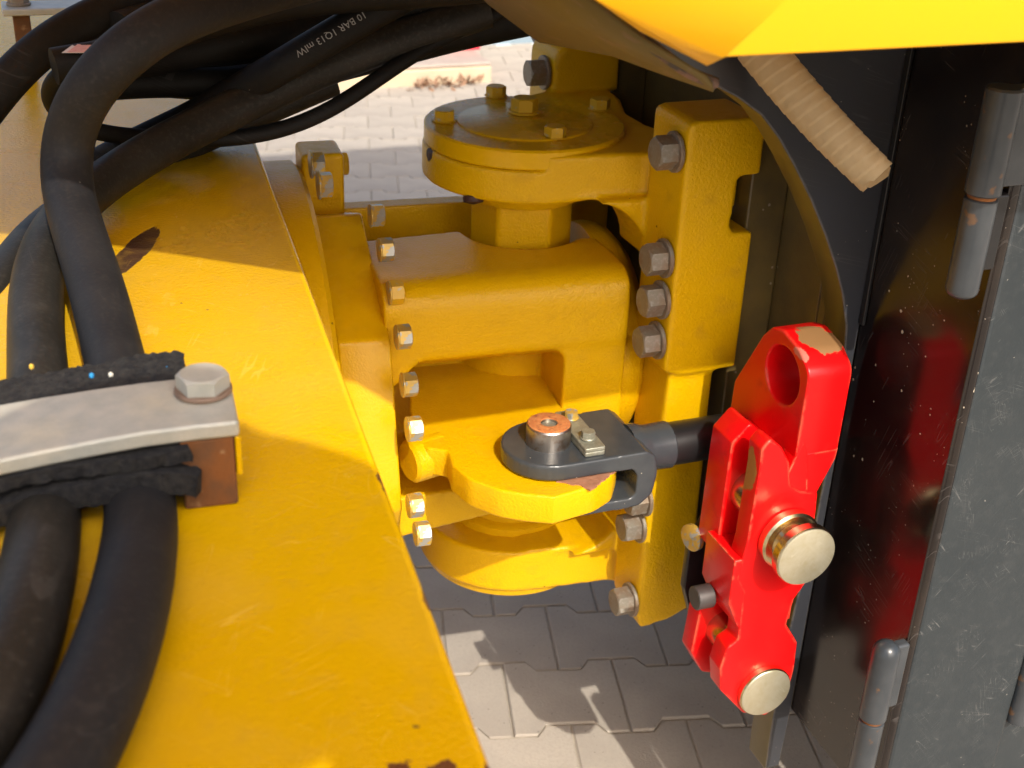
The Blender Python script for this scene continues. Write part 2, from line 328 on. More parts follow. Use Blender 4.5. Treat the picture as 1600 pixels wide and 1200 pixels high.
def hexmesh(af, h, washer, wr, flange=False):
    key = (af, h, washer, wr)
    if key in _hex: return _hex[key]
    bm = bmesh.new(); a = af / 2; n = 48; z0 = 0.0
    rings = []
    for kind in (0, 1, 2):
        ring = []
        for i in range(n):
            t = 2 * math.pi * i / n; k = (t + math.pi / 6) % (math.pi / 3) - math.pi / 6; hr = a / math.cos(k)
            if kind == 0: r_, z = hr, 0
            elif kind == 1: r_, z = hr, h - (hr - a * 0.94) * 0.62
            else: r_, z = a * 0.94, h
            ring.append(bm.verts.new((r_ * math.cos(t), r_ * math.sin(t), z0 + z)))
        rings.append(ring)
    for p, q in zip(rings, rings[1:]):
        for i in range(n): bm.faces.new((p[i], p[(i + 1) % n], q[(i + 1) % n], q[i]))
    bm.faces.new(rings[-1]); bm.faces.new(rings[0][::-1])
    me = bpy.data.meshes.new('bolt'); bm.to_mesh(me); bm.free()
    for p in me.polygons: p.use_smooth = True
    me.set_sharp_from_angle(angle=R(22)); ws = None
    if washer:
        bm = bmesh.new(); lathe(bm, _v(0, 0, 0), _v(0, 0, 1), [(wr - 0.001, 0), (wr, 0.001), (wr, washer - 0.001), (wr - 0.001, washer)], 36)
        bmesh.ops.recalc_face_normals(bm, faces=bm.faces)
        ws = bpy.data.meshes.new('washer'); bm.to_mesh(ws); bm.free()
        for p in ws.polygons: p.use_smooth = True
        ws.set_sharp_from_angle(angle=R(40))
    _hex[key] = (me, ws); return _hex[key]
def bolt(parent, pos, d, af, h, mat, washer=0.004, wr=None, name='bolt', wmat=None, T=None, spin=None):
    """a hexagon-headed bolt (and its washer) as a part of its thing; alike bolts share mesh data"""
    wr = wr or af * 0.66; me, ws = hexmesh(af, h, washer, wr)
    if T: pos = T @ pos; d = T.to_3x3() @ d
    d = d.normalized(); q = d.to_track_quat('Z', 'Y'); base = rootloc(parent); sp = random.uniform(0, 1) if spin is None else spin
    mw_ = Matrix.Translation(pos - base + d * washer) @ q.to_matrix().to_4x4() @ Matrix.Rotation(sp, 4, 'Z')
    if not me.materials: me.materials.append(None)
    o = bpy.data.objects.new(name, me); col.objects.link(o); o.parent = parent; o.matrix_local = mw_
    o.material_slots[0].link = 'OBJECT'; o.material_slots[0].material = mat
    if ws:
        if not ws.materials: ws.materials.append(None)
        s = bpy.data.objects.new('washer', ws); col.objects.link(s); s.parent = o
        s.matrix_local = Matrix.Translation((0, 0, -washer))
        s.material_slots[0].link = 'OBJECT'; s.material_slots[0].material = wmat or mat
    return o
def spline(pts, step=0.006):
    out = []; P_ = [pts[0] * 2 - pts[1]] + pts + [pts[-1] * 2 - pts[-2]]
    for i in range(1, len(P_) - 2):
        a, b, c, d = P_[i - 1:i + 3]; n = max(2, int((c - b).length / step))
        for k in range(n):
            t = k / n
            out.append(0.5 * ((2 * b) + (c - a) * t + (2 * a - 5 * b + 4 * c - d) * t * t + (3 * b - a - 3 * c + d) * t ** 3))
    out.append(pts[-1]); return out
def tube(bm, path, r, n=20, ripple=None):
    rings = []; up = None
    for i, p in enumerate(path):
        t = (path[min(i + 1, len(path) - 1)] - path[max(i - 1, 0)]).normalized()
        if up is None: up = frame_of(t)[0]
        up = (up - t * up.dot(t)).normalized(); v = t.cross(up)
        rr = r(i / (len(path) - 1)) if callable(r) else r
        rings.append([bm.verts.new(p + (up * math.cos(2 * math.pi * k / n) + v * math.sin(2 * math.pi * k / n)) * (rr if not ripple else rr * ripple(i, k / n))) for k in range(n)])
    for a, b in zip(rings, rings[1:]):
        for k in range(n): bm.faces.new((a[k], a[(k + 1) % n], b[(k + 1) % n], b[k]))
    bm.faces.new(rings[0][::-1]); bm.faces.new(rings[-1])

# ================================================================== PAVEMENT
g = bmesh.new(); box(g, -40, 40, -40, 60, -0.2, -0.0045)
ground = mk('pavement', g, M['sand'], kind='structure')
j0 = P(844, 912, 'z', 0); j1 = P(862, 994, 'z', 0); dv = (j0 - j1).normalized(); du = _v(dv.y, -dv.x, 0)
jm = (P(862, 994, 'z', 0) + P(953, 985, 'z', 0)) / 2
bm = bmesh.new()
def paver_pts(zz, s=1.0):
    g_ = 0.0015; e = 0.0825 + 0.0125 - g_; w_ = 0.0825 - 0.0125 - g_; X = 0.1 - g_
    pts = [(-X, e), (-0.060, e), (-0.043, w_), (0.043, w_), (0.060, e), (X, e), (X, -e), (0.060, -e), (0.043, -w_), (-0.043, -w_), (-0.060, -e), (-X, -e)]
    return [_v(x - math.copysign(s, x), y - math.copysign(s, y), zz) for x, y in pts]
def paver_mesh(name):
    bm = bmesh.new(); lo = [bm.verts.new(p) for p in paver_pts(-0.06, 0)]; mi = [bm.verts.new(p) for p in paver_pts(-0.0025, 0)]; hi = [bm.verts.new(p) for p in paver_pts(0, 0.0025)]
    n = 12
    for a, b in ((lo, mi), (mi, hi)):
        for i in range(n): bm.faces.new((a[i], a[(i + 1) % n], b[(i + 1) % n], b[i]))
    bm.faces.new(hi); bmesh.ops.recalc_face_normals(bm, faces=bm.faces)
    me = bpy.data.meshes.new(name); bm.to_mesh(me); bm.free(); me.materials.append(M['concrete']); return me
pm = paver_mesh('paver')
rot = Matrix((du, dv, _v(0, 0, 1))).transposed().to_4x4()
def project(p):
    v = p - CAM; c = AX * v.x + AY * v.y + AZ * v.z
    return (800 + 2000 * c.x / c.z, 600 + 2000 * c.y / c.z, c.z) if c.z > 0.05 else (-1e4, -1e4, -1)
# the windows of the picture through which the paving shows
wins = [(640, 860, 1120, 1210), (1080, 1040, 1330, 1210), (380, 60, 830, 330)]
cells = []
for r_ in range(-10, 34):
    for c_ in range(-12, 16):
        p = j0 + dv * ((r_ - 0.0) * 0.165) + du * (c_ * 0.2 + (0.1 if r_ % 2 else 0.0))
        p = _v(p.x, p.y, 0)
        px, py, z = project(p)
        inw = any(a - 25 < px < c2 + 25 and b - 25 < py < d2 + 25 for a, b, c2, d2 in wins) and z > 0
        cells.append((not inw, z, p))
cells.sort(key=lambda c: (c[0], c[1]))
rest = bmesh.new(); base = rootloc(ground)
for i, (_, z, p) in enumerate(cells):
    tilt = Matrix.Rotation(random.gauss(0, 0.004), 4, 'X') @ Matrix.Rotation(random.gauss(0, 0.004), 4, 'Y')
    m_ = Matrix.Translation(p + _v(0, 0, random.uniform(-0.002, 0.001))) @ rot @ tilt
    if not cells[i][0] and i < 290:
        o = bpy.data.objects.new('paver', pm); col.objects.link(o); o.parent = ground; o.matrix_local = Matrix.Translation(-base) @ m_
    else:
        n0 = len(rest.verts); rest.from_mesh(pm); rest.verts.ensure_lookup_table()
        bmesh.ops.transform(rest, matrix=m_, verts=rest.verts[n0:])
mk('paving_field', rest, M['concrete'], ground, kind='stuff', smooth=False)

# ================================================================== BACKGROUND
t = thing('kerb_wall', (1.0, 4.4, 0), 'low cream concrete wall on the sunlit paving behind the hoses', 'low wall')
a = P(768, 128, 'z', 0); y0 = a.y; hz = P(765, 97, 'y', y0).z
b = bmesh.new(); box(b, -3.0, a.x, y0, y0 + 0.45, -0.01, hz - 0.02); mk('wall_block', b, M['kerb'], t, bevel=0.01)
b = bmesh.new(); box(b, -3.0, a.x, y0 + 0.004, y0 + 0.448, hz - 0.02, hz); mk('coping', b, M['kerb_top'], t, bevel=0.01)
c = P(755, 77, 'z', hz); c.y = min(c.y, y0 + 0.42)
b = bmesh.new(); box(b, a.x - 0.16, a.x + 0.03, y0 + 0.25, y0 + 0.43, hz, hz + 0.12)
t = thing('red_crate', (a.x - 0.06, y0 + 0.34, hz), 'bright red crate standing on the end of the cream wall', 'crate')
mk('crate_body', b, M['red_plastic'], t, bevel=0.006)
b = bmesh.new(); box(b, a.x - 0.17, a.x + 0.04, y0 + 0.24, y0 + 0.44, hz + 0.12, hz + 0.135); mk('rim', b, M['red_plastic'], t, bevel=0.003)
t = thing('steel_container', (2.4, 6.0, 0), 'blue grey steel container behind the end of the cream wall', 'container')
yb = y0 + 0.75
b = bmesh.new(); zb = P(785, 112, 'y', yb).z; box(b, a.x - 0.6, a.x + 3.0, yb, yb + 2, zb, 1.6)
mk('container_wall', b, M['blue_steel'], t, bevel=0.01)
b = bmesh.new(); box(b, a.x - 0.6, a.x + 3.0, yb - 0.03, yb + 2, 0, zb); mk('skirt', b, M['white_paint'], t, bevel=0.01)
lb = bmesh.new()
for i in range(60):
    q = P(random.choice((random.gauss(665, 14), random.gauss(690, 14), random.gauss(735, 14))), 134, 'z', 0); q = _v(q.x, y0 - abs(random.gauss(0, 0.05)), random.uniform(0.003, 0.035))
    u = _v(random.uniform(-1, 1), random.uniform(-1, 1), random.uniform(-0.6, 0.6)).normalized(); v = u.cross(_v(random.uniform(-1, 1), random.uniform(-1, 1), 1)).normalized()
    s = random.uniform(0.012, 0.03)
    vs = [lb.verts.new(q + u * s * x + v * s * 0.5 * y + _v(0, 0, 0.3 * s * x * x)) for x, y in ((-1, 0), (-0.3, 0.8), (0.5, 0.7), (1, 0), (0.5, -0.7), (-0.3, -0.8))]
    lb.faces.new(vs)
tag(mk('dry_leaves', lb, M['leaf'], smooth=False, kind='stuff'), 'dry brown leaves blown against the foot of the cream wall', 'leaves')

# ================================================================== FRONT HALF FRAME (steered frame coordinates)
ZD = 1.05
ff = thing('front_frame', MF @ _v(-0.9, 0, 0.3), 'large yellow front frame with flat sunlit deck and round end ring', 'machine frame')
def W(p): return MF @ p
def deck_extra(m):
    L = lambda p: tuple(W(p) - rootloc(ff))
    c = Q(211, 392, 'z', ZD); e = Q(243, 356, 'z', ZD); d = W(e) - W(c)
    m.stain(DARKRUST, L(c), (d.length * 1.05, 0.0135, 0.05), (0, 0, math.atan2(d.y, d.x)), 0.25, 70, 0.15, (1, 6, 1))
    for (px, py), r_ in (((603, 745), 0.004), ((612, 758), 0.005), ((683, 936), 0.006), ((677, 922), 0.004), ((640, 824), 0.003)):
        m.stain(RUST, L(Q(px - 3, py, 'z', ZD)), (r_ * 1.2, r_ * 2.2, 0.05), (0, 0, 0), 0.6, 160, 0.2)
    for px, rr in ((622, 0.009), (690, 0.010), (768, 0.004)):
        q = Q(px, 1203, 'z', ZD); m.stain(RUST, L(q), (rr * 0.8, 0.0055, 0.06), (0, 0, 0), 1.1, 230, 0.2)
    m.mottle(4, 0.30, (0.60, 0.40, 0.10), 0.45, 0.72, 0.12).mottle(55, 0.22, (0.55, 0.33, 0.03), 0.5, 0.7).relief(900, 0.25, 2, 0.0006)
    m.scratches((0.80, 0.52, 0.08), [0.4, 1.2, 2.3], 0.35, 90, 5, 0.006, 'z')
M['deck'] = yellow('yellow_deck_paint', 0.19, 0.55, 260, deck_extra)
xe = -0.331
o3 = [_v(xe, -1.064, ZD), _v(xe, 2.1, ZD), _v(-1.9, 2.1, ZD), _v(-1.9, -1.064, ZD)]
mk('deck_plate', slab(o3, _v(0, 0, -0.035), bev=0.006), M['deck'], ff, MF)
b = bmesh.new(); box(b, -1.9, -0.42, -0.33, -0.30, 0.30, ZD - 0.035); mk('side_web', b, M['yellow'], ff, MF, bevel=0.003)
b = bmesh.new(); box(b, -1.9, -0.42, 0.30, 0.33, 0.30, ZD - 0.035); mk('side_web', b, M['yellow'], ff, MF, bevel=0.003)
ZC = 0.70; XA = _v(1, 0, 0)
b = bmesh.new(); lathe(b, _v(-0.46, 0, ZC), XA, [(0.20, 0), (0.309, 0), (0.314, 0.004), (0.314, 0.176), (0.308, 0.182), (0.20, 0.182)], 128)
mk('end_ring', b, M['yellow_cast'], ff, MF, angle=25)
# lug with bolts at the top of the ring
lug0 = Q(478, 262, 'x', -0.258); lug1 = Q(522, 234, 'x', -0.215)
b = bmesh.new(); box(b, -0.275, -0.222, 0.035, 0.10, 0.93, Q(500, 236, 'y', 0.05).z); mk('lifting_lug', b, M['yellow_cast'], ff, MF, bevel=0.006)
bolt(ff, Q(522, 257, 'x', -0.2215), XA, 0.028, 0.015, M['yellow_bolt'], 0.003, T=MF)
bolt(ff, Q(484, 257, 'x', -0.271), XA, 0.026, 0.014, M['zinc'], 0.003, T=MF)
bolt(ff, Q(496, 289, 'x', -0.271), XA, 0.026, 0.014, M['zinc'], 0.003, T=MF)

# ================================================================== PIVOT HOUSING
ph = thing('pivot_housing', W(_v(-0.06, 0, 0.56)), 'yellow cast pivot housing bolted to the round end of the deck', 'pivot housing')
b = bmesh.new(); lathe(b, _v(-0.280, 0, ZC), XA, [(0.15, 0), (0.236, 0), (0.236, 0.0105), (0.15, 0.0105)], 96); mk('gap_shade_ring', b, M['gap_shade'], ph, MF, angle=25)
oc = [_v(-0.2715, -0.263 * math.sin(R(26 + 22.5 + 45 * k)), ZC + 0.263 * math.cos(R(26 + 22.5 + 45 * k))) for k in range(8)]
mk('bearing_flange', slab(rounded(oc, 0.012, 4), _v(0.061, 0, 0), bev=0.003), M['yellow'], ph, MF)
for i, (px, py) in enumerate(((577, 337), (591, 391), (606, 458), (618, 527), (627, 602), (635, 671), (637, 791), (648, 835))):
    bolt(ph, Q(px, py, 'x', -0.2095), XA, 0.0245, 0.0145, M['yellow_bolt'] if i in (2,) else M['zinc'], 0.003, 0.0142, T=MF, wmat=M['zinc'])
# casting: top beam, end block, recess wall, far rib, steering lug
b = bmesh.new()
def yz(pts, x0, x1):
    prism(b, [_v(x0, y, z) for y, z in pts], _v(x1 - x0, 0, 0))
ins = 0.006
top = rounded([_v(0, -0.182, 0.835), _v(0, -0.182, 0.927), _v(0, -0.10, 0.927), _v(0, -0.086, 0.927), _v(0, -0.086, 0.80), _v(0, -0.15, 0.815)], [0.01, 0.06, 0, 0, 0, 0.02], 8)
yz([(p.y, p.z) for p in top], -0.215, 0.088)
blk = rounded([_v(0, -0.180, 0.655), _v(0, -0.180, 0.924), _v(0, -0.10, 0.926), _v(0, -0.088, 0.926), _v(0, -0.088, 0.88), _v(0, 0.12, 0.85), _v(0, 0.12, 0.655)], [0, 0.03, 0, 0, 0, 0.02, 0], 8)
yz([(p.y, p.z) for p in blk], 0.008, 0.088)
box(b, -0.215, 0.05, -0.035, 0.06, 0.60, 0.862)
pr_ = 0.081
pk = [_v(-0.215, -0.12, 0.84), _v(0.084, -0.12, 0.84), _v(0.084, -0.058, 0.84), _v(pr_ * math.cos(R(-42)), pr_ * math.sin(R(-42)), 0.84)] + [_v(pr_ * math.cos(R(a_)), pr_ * math.sin(R(a_)), 0.84) for a_ in range(-50, -176, -7)] + [_v(-0.0815, -0.004, 0.84), _v(-0.215, -0.018, 0.84)]
prism(b, pk, _v(0, 0, 0.087))                       # recess back wall
box(b, -0.215, 0.03, 0.105, 0.135, 0.62, 0.925)                       # far rib
cyl(b, _v(0.0, 0, 0.59), _v(0.0, 0, 0.868), 0.09, 48)                # boss round the pivot pin
prism(b, [_v(-0.215, -0.182, 0.84), _v(-0.165, -0.182, 0.84), _v(-0.215, -0.182, 0.79)], _v(0, 0.1, 0))
prism(b, [_v(0.01, -0.178, 0.845), _v(0.01, -0.178, 0.81), _v(0.006, -0.178, 0.822), _v(-0.008, -0.178, 0.836), _v(-0.02, -0.178, 0.842)], _v(0, 0.09, 0))
prism(b, [_v(-0.215, -0.20, 0.66), _v(-0.215, -0.20, 0.60), _v(-0.02, -0.16, 0.60), _v(-0.02, -0.16, 0.64)], _v(0, 0.2, 0))  # lower web
mk('housing_casting', casting(b, 0.0032, 5), M['yellow_cast'], ph, MF, angle=60)
# steering lug
zl = 0.753; zt = 0.036
lo = [Q(x, y, 'z', zl) for x, y in ((640, 560), (640, 640), (652, 688), (668, 700), (700, 705), (706, 725), (732, 748), (780, 766), (822, 773), (866, 777), (930, 759), (958, 742), (966, 715), (930, 665), (880, 640), (850, 590), (780, 540))]
lr = [0, 0.004, 0.01, 0.006, 0.01, 0.02, 0.04, 0.05, 0.04, 0.003, 0.04, 0.03, 0.03, 0.04, 0, 0, 0]
mk('steering_lug', slab(rounded(lo, lr, 4), _v(0, 0, -zt), bev=0.0028), M['yellow_cast'], ph, MF)
ry = [Q(x, y, 'z', zl + 0.0012) for x, y in ((868, 752), (900, 757), (922, 764), (945, 748), (964, 734), (960, 705), (900, 700))]
M['lug_rust'] = Mat('worn_lug_rust', (0.30, 0.13, 0.07), 0.7).mottle(70, 0.6, (0.20, 0.09, 0.05)).mottle(160, 0.4, (0.42, 0.22, 0.14)).relief(200, 0.4, 4, 0.002).done()
rp = []
for i, p in enumerate(ry):
    n_ = ry[(i + 1) % len(ry)]
    for k in range(8):
        f = k / 8; q = p.lerp(n_, f); q += _v(noise.noise(q * 180), noise.noise(q * 180 + _v(5, 5, 5)), 0) * 0.003; rp.append(q)
b = bmesh.new(); prism(b, rp, _v(0, 0, -0.002)); mk('worn_patch', b, M['lug_rust'], ph, MF)
b = bmesh.new()
c0 = Q(648, 708, 'y', -0.235); cyl(b, _v(-0.197, c0.y + 0.005, 0.728), _v(-0.15, c0.y + 0.02, 0.728), 0.026, 32, 0.004); mk('lug_boss', b, M['yellow_cast'], ph, MF)
# bulging end cap behind the block
b = bmesh.new(); lathe(b, _v(0.08, -0.02, 0.775), XA, [(0.15, 0), (0.152, 0.016), (0.147, 0.034), (0.13, 0.05), (0.08, 0.060), (0, 0.062)], 64); mk('end_cap', b, M['yellow_cast'], ph, MF, angle=60)
# hexagonal neck of the pivot pin
b = bmesh.new(); prism(b, circle(_v(0.0, -0.002, 0.86), _v(0, 0, 1), 0.0665, 6, R(12)), _v(0, 0, 0.118)); mk('pin_neck', b, M['yellow_cast'], ph, bevel=0.006)
b = bmesh.new(); prism(b, circle(_v(0.0, -0.0, 0.50), _v(0, 0, 1), 0.075, 40), _v(0, 0, 0.12)); mk('lower_neck', b, M['yellow_cast'], ph, bevel=0.004)

# ================================================================== REAR YOKE BRACKET
yk = thing('yoke_bracket', (0.1, 0, 0.4), 'yellow cast yoke bracket with round bolted cap and two bolted columns', 'bracket')
NF = -0.238
def yoke_extra(m):
    k = lambda p: tuple(p - rootloc(yk))
    for (px, py), rr in (((670, 238), (0.004, 0.012, 0.011)), ((676, 218), (0.004, 0.012, 0.004))):
        d_ = ray(px, py); o_ = CAM; aa = d_.x ** 2 + d_.y ** 2; bb = d_.x * o_.x + d_.y * o_.y; cc = o_.x ** 2 + o_.y ** 2 - 0.128 ** 2
        disc = bb * bb - aa * cc
        t_ = (-bb - math.sqrt(disc)) / aa if disc > 0 else -bb / aa
        m.stain(DARKRUST, k(o_ + d_ * t_), rr, (0, 0, 0), 0.6, 150, 0.2)
    m.stain(RUST, k(P(752, 893, 'y', -0.125)), (0.012, 0.02, 0.004), (0, 0, 0), 0.8, 150, 0.2)
    m.mottle(28, 0.22, (0.30, 0.16, 0.02), 0.56, 0.75, 0.15)
M['yoke_paint'] = yellow('yellow_yoke_paint', 0.33, 0.65, 330, yoke_extra)
b = bmesh.new()
def yoke_arm(z0, z1, dz0, dz1):
    cyl(b, _v(0, 0, dz0), _v(0, 0, dz1), 0.128, 96, 0.001)
    pl = [_v(-0.02, -0.127, z0), _v(0.06, -0.135, z0), _v(0.11, -0.14, z0), _v(0.125, -0.20, z0), _v(0.195, -0.20, z0), _v(0.19, -0.10, z0), _v(0.158, -0.03, z0), _v(0.155, 0.03, z0), _v(0.18, 0.10, z0), _v(0.19, 0.20, z0), _v(0.125, 0.20, z0), _v(0.09, 0.16, z0), _v(0.02, 0.127, z0)]
    pr = rounded(pl, [0, 0, 0.02, 0, 0, 0.03, 0.05, 0.05, 0.03, 0, 0, 0.03, 0], 5)
    prism(b, pr, _v(0, 0, z1 - z0))
yoke_arm(1.002, 1.058, 0.998, 1.040)
yoke_arm(0.436, 0.505, 0.436, 0.502)
def column(s):
    y0_, y1_ = (NF, -0.149) if s < 0 else (0.149, -NF)
    up = rounded([_v(0.10, 0, 0.812), _v(0.10, 0, 1.122), _v(0.198, 0, 1.122), _v(0.2, 0, 1.054), _v(0.169, 0, 1.054), _v(0.168, 0, 0.985), _v(0.2, 0, 0.985), _v(0.2, 0, 0.806), _v(0.13, 0, 0.806)], [0.006, 0.012 if s < 0 else 0.03, 0.006, 0.004, 0.01, 0.01, 0.004, 0.004, 0], 5)
    prism(b, [_v(p.x, y0_, p.z) for p in up], _v(0, y1_ - y0_, 0))
    lw = rounded([_v(0.108, 0, 0.42), _v(0.10, 0, 0.45), _v(0.10, 0, 0.64), _v(0.108, 0, 0.70), _v(0.112, 0, 0.83), _v(0.172, 0, 0.83), _v(0.177, 0, 0.60), _v(0.184, 0, 0.44), _v(0.15, 0, 0.425)], 0.004, 3)
    prism(b, [_v(p.x, y0_ + 0.006, p.z) for p in lw], _v(0, y1_ - y0_ - 0.012, 0))
    prism(b, [_v(p.x, y0_ + 0.02, p.z) for p in (_v(0.12, 0, 0.40), _v(0.12, 0, 1.10), _v(0.215, 0, 1.10), _v(0.215, 0, 0.40))], _v(0, 0.03 if s < 0 else 0.03, 0)) if False else None
column(-1); column(1)
# fillet under the upper arm, and above the lower arm
for z0, z1, s in ((1.006, 0.928, 1), (0.50, 0.56, -1)):
    fl = [_v(0.128, -0.154, z0), _v(0.02, -0.154, z0)] + [_v(0.02 + 0.086 * math.sin(a_ * math.pi / 16), -0.154, z0 + (z1 - z0) * (1 - math.cos(a_ * math.pi / 16))) for a_ in range(1, 9)] + [_v(0.128, -0.154, z1)]
    prism(b, fl, _v(0, 0.08, 0)); prism(b, [_v(p.x, 0.150, p.z) for p in fl], _v(0, -0.08, 0))
YB = yk
mk('yoke_casting', casting(b, 0.0033, 9), M['yoke_paint'], yk, angle=60)
b = bmesh.new(); lathe(b, _v(0, 0, 1.0405), _v(0, 0, 1), [(0.05, 0), (0.1245, 0), (0.126, 0.002), (0.126, 0.021), (0.1235, 0.0235), (0.086, 0.0235), (0.0845, 0.0250), (0.083, 0.0255), (0, 0.0255)], 128)
mk('cap_disc', b, M['yellow'], yk, angle=25)
ZT = 1.0645
for px, py in ((694, 188), (775, 150), (937, 170), (867, 214)):
    bolt(yk, P(px, py, 'z', ZT), _v(0, 0, 1), 0.0235, 0.0125, M['yellow_bolt'], 0.0015, 0.0155, name='cap_bolt')
bolt(yk, P(819, 175, 'z', ZT + 0.002), _v(0, 0, 1), 0.030, 0.016, M['yellow_bolt'], 0.003, 0.0215, name='cap_bolt', spin=0.25)
b = bmesh.new(); lathe(b, _v(0, 0, 0.974), _v(0, 0, 1), [(0.04, 0), (0.076, 0), (0.083, 0.008), (0.085, 0.027), (0.05, 0.027)], 64); mk('collar', b, M['yellow_cast'], yk, angle=40)
b = bmesh.new(); lathe(b, _v(0, 0, 0.418), _v(0, 0, 1), [(0, 0), (0.110, 0), (0.118, 0.006), (0.123, 0.022), (0.05, 0.022)], 96); mk('bottom_cap', b, M['yellow'], yk, angle=30)
b = bmesh.new(); lathe(b, _v(0, 0, 0.500), _v(0, 0, 1), [(0.05, 0), (0.088, 0), (0.088, 0.012), (0.082, 0.016), (0.05, 0.016)], 64); mk('collar', b, M['yellow_cast'], yk, angle=40)
b = bmesh.new()
q = P(740, 306, 'y', -0.075); lathe(b, q - _v(0, 0, 0.008), _v(0.1, 0.4, 1), [(0, -0.003), (0.012, 0), (0.013, 0.006), (0.01, 0.010), (0, 0.012)], 24); mk('grease_plug', b, Mat('plug_rust', DARKRUST, 0.6).done(), yk)
XF = 0.0985
for i, (px, py) in enumerate(((1056, 237), (1040, 403), (1035, 468), (1028, 531), (999, 820), (987, 936), (1009, 778))):
    q = P(px, py, 'x', XF); bolt(yk, _v(XF, q.y, q.z), _v(-1, 0, 0), 0.034, 0.022, M['worn_bolt'], 0.005, 0.0235, name='column_bolt')
q = P(852, 113, 'x', XF); bolt(yk, _v(XF, q.y, q.z), _v(-1, 0, 0), 0.034, 0.022, M['worn_bolt'], 0.005, 0.0235, name='column_bolt')

# ================================================================== REAR FRAME
rf = thing('rear_frame', (0.6, 0, 0.3), 'dark grey and black rear machine frame at the right edge', 'machine frame')
b = bmesh.new(); box(b, 0.248, 0.262, -0.319, 0.336, 0.43, 1.40); box(b, 0.2475, 0.2615, -0.3355, -0.3195, 0.7425, 1.40)
for ya, yb_ in ((-0.226, -0.16), (0.16, 0.226)):
    for za, zc_ in ((0.45, 1.105),): box(b, 0.196, 0.2478, ya, yb_, za, zc_)
mk('mounting_wall', b, M['black_tinted_reflection'], rf, bevel=0.003)
YS = -0.38; XM = 0.264
arc = [P(x, y, 'y', YS) for x, y in ((1085, 118), (1115, 134), (1152, 153), (1190, 181), (1217, 217), (1241, 260), (1267, 313), (1290, 370), (1306, 420), (1316, 460), (1322, 510))]
arc = [_v(p.x, YS, p.z) for p in arc]
arc += [_v(0.2515, YS, 0.86), _v(0.2525, YS, 0.76), _v(0.2505, YS, 0.66), _v(0.245, YS, 0.58), _v(0.241, YS, 0.53), _v(0.2375, YS, 0.47), _v(0.2365, YS, 0.33), _v(0.2385, YS, 0.262)]
arc = [_v(-0.03, YS, 1.222)] + arc
outl = arc + [_v(0.2605, YS, 0.262), _v(0.2635, YS, 0.36), _v(0.2635, YS, 1.40), _v(-0.03, YS, 1.40)]
ap = mk('arc_plate', slab(outl, _v(0, 0.044, 0), bev=0.0022), M['arc_paint'], rf)
ap.data.materials.append(M['arc_edge_reflection'])
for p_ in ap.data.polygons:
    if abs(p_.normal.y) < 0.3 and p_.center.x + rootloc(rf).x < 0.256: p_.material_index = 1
o2 = [_v(p.x, 0.42, p.z) for p in outl]
mk('arc_plate', slab(o2, _v(0, -0.044, 0), bev=0.0022), M['arc_paint'], rf)
YG = -0.562
gl = [_v(XM, YS + 0.002, 0.36), _v(XM, YS + 0.002, 1.40), _v(XM, YG + 0.004, 1.40), _v(XM, YG + 0.004, 0.355)]
mk('gloss_panel', slab(gl, _v(0.012, 0, 0), bev=0.001), M['gloss'], rf)
sm = bmesh.new(); pts_ = [_v(XM - 0.004, YS - 0.004, z) for z in (0.92, 1.30)]
box(sm, XM - 0.0045, XM - 0.0005, YS - 0.009, YS - 0.0005, 0.922, 1.30); mk('seam_strip', sm, M['rod'], rf, bevel=0.001)
go = [_v(0.2735, YG, 0.15), _v(0.2735, YG, 1.40), _v(0.4456, YG, 1.40), _v(0.4456, YG, 0.15)]
b = bmesh.new(); lathe(b, _v(0.2725, YG + 0.0095, 0.15), _v(0, 0, 1), [(0.0085, 0), (0.0085, 1.25)], 32); mk('door_edge', b, M['gloss'], rf)
mk('side_door', slab(go, _v(0, 0.02, 0), bev=0.006), M['grey'], rf)
b = bmesh.new(); box(b, 0.452, 1.2, YG + 0.018, YG + 0.05, 0.15, 1.40); mk('rear_door', b, M['grey'], rf, bevel=0.004)
b = bmesh.new(); box(b, 0.278, 1.8, YG + 0.06, 0.50, 0.34, 1.39); mk('chassis_box', b, M['black_tinted_reflection'], rf, bevel=0.01)
# black plate behind the lock bar, added and widened to block stray sunlight
xa = P(1073, 880, 'y', -0.33).x; zb_ = P(1085, 915, 'y', -0.33).z; za_ = P(1090, 845, 'y', -0.33).z
hpl = rounded([_v(xa, -0.332, za_), _v(xa, -0.332, zb_), _v(0.15, -0.332, 0.425), _v(0.2615, -0.332, 0.425), _v(0.2615, -0.332, 0.74), _v(0.17, -0.332, 0.74)], 0.006, 3)
mk('holder_shade_plate', slab(hpl, _v(0, 0.012, 0), bev=0.0015), M['rod'], rf)
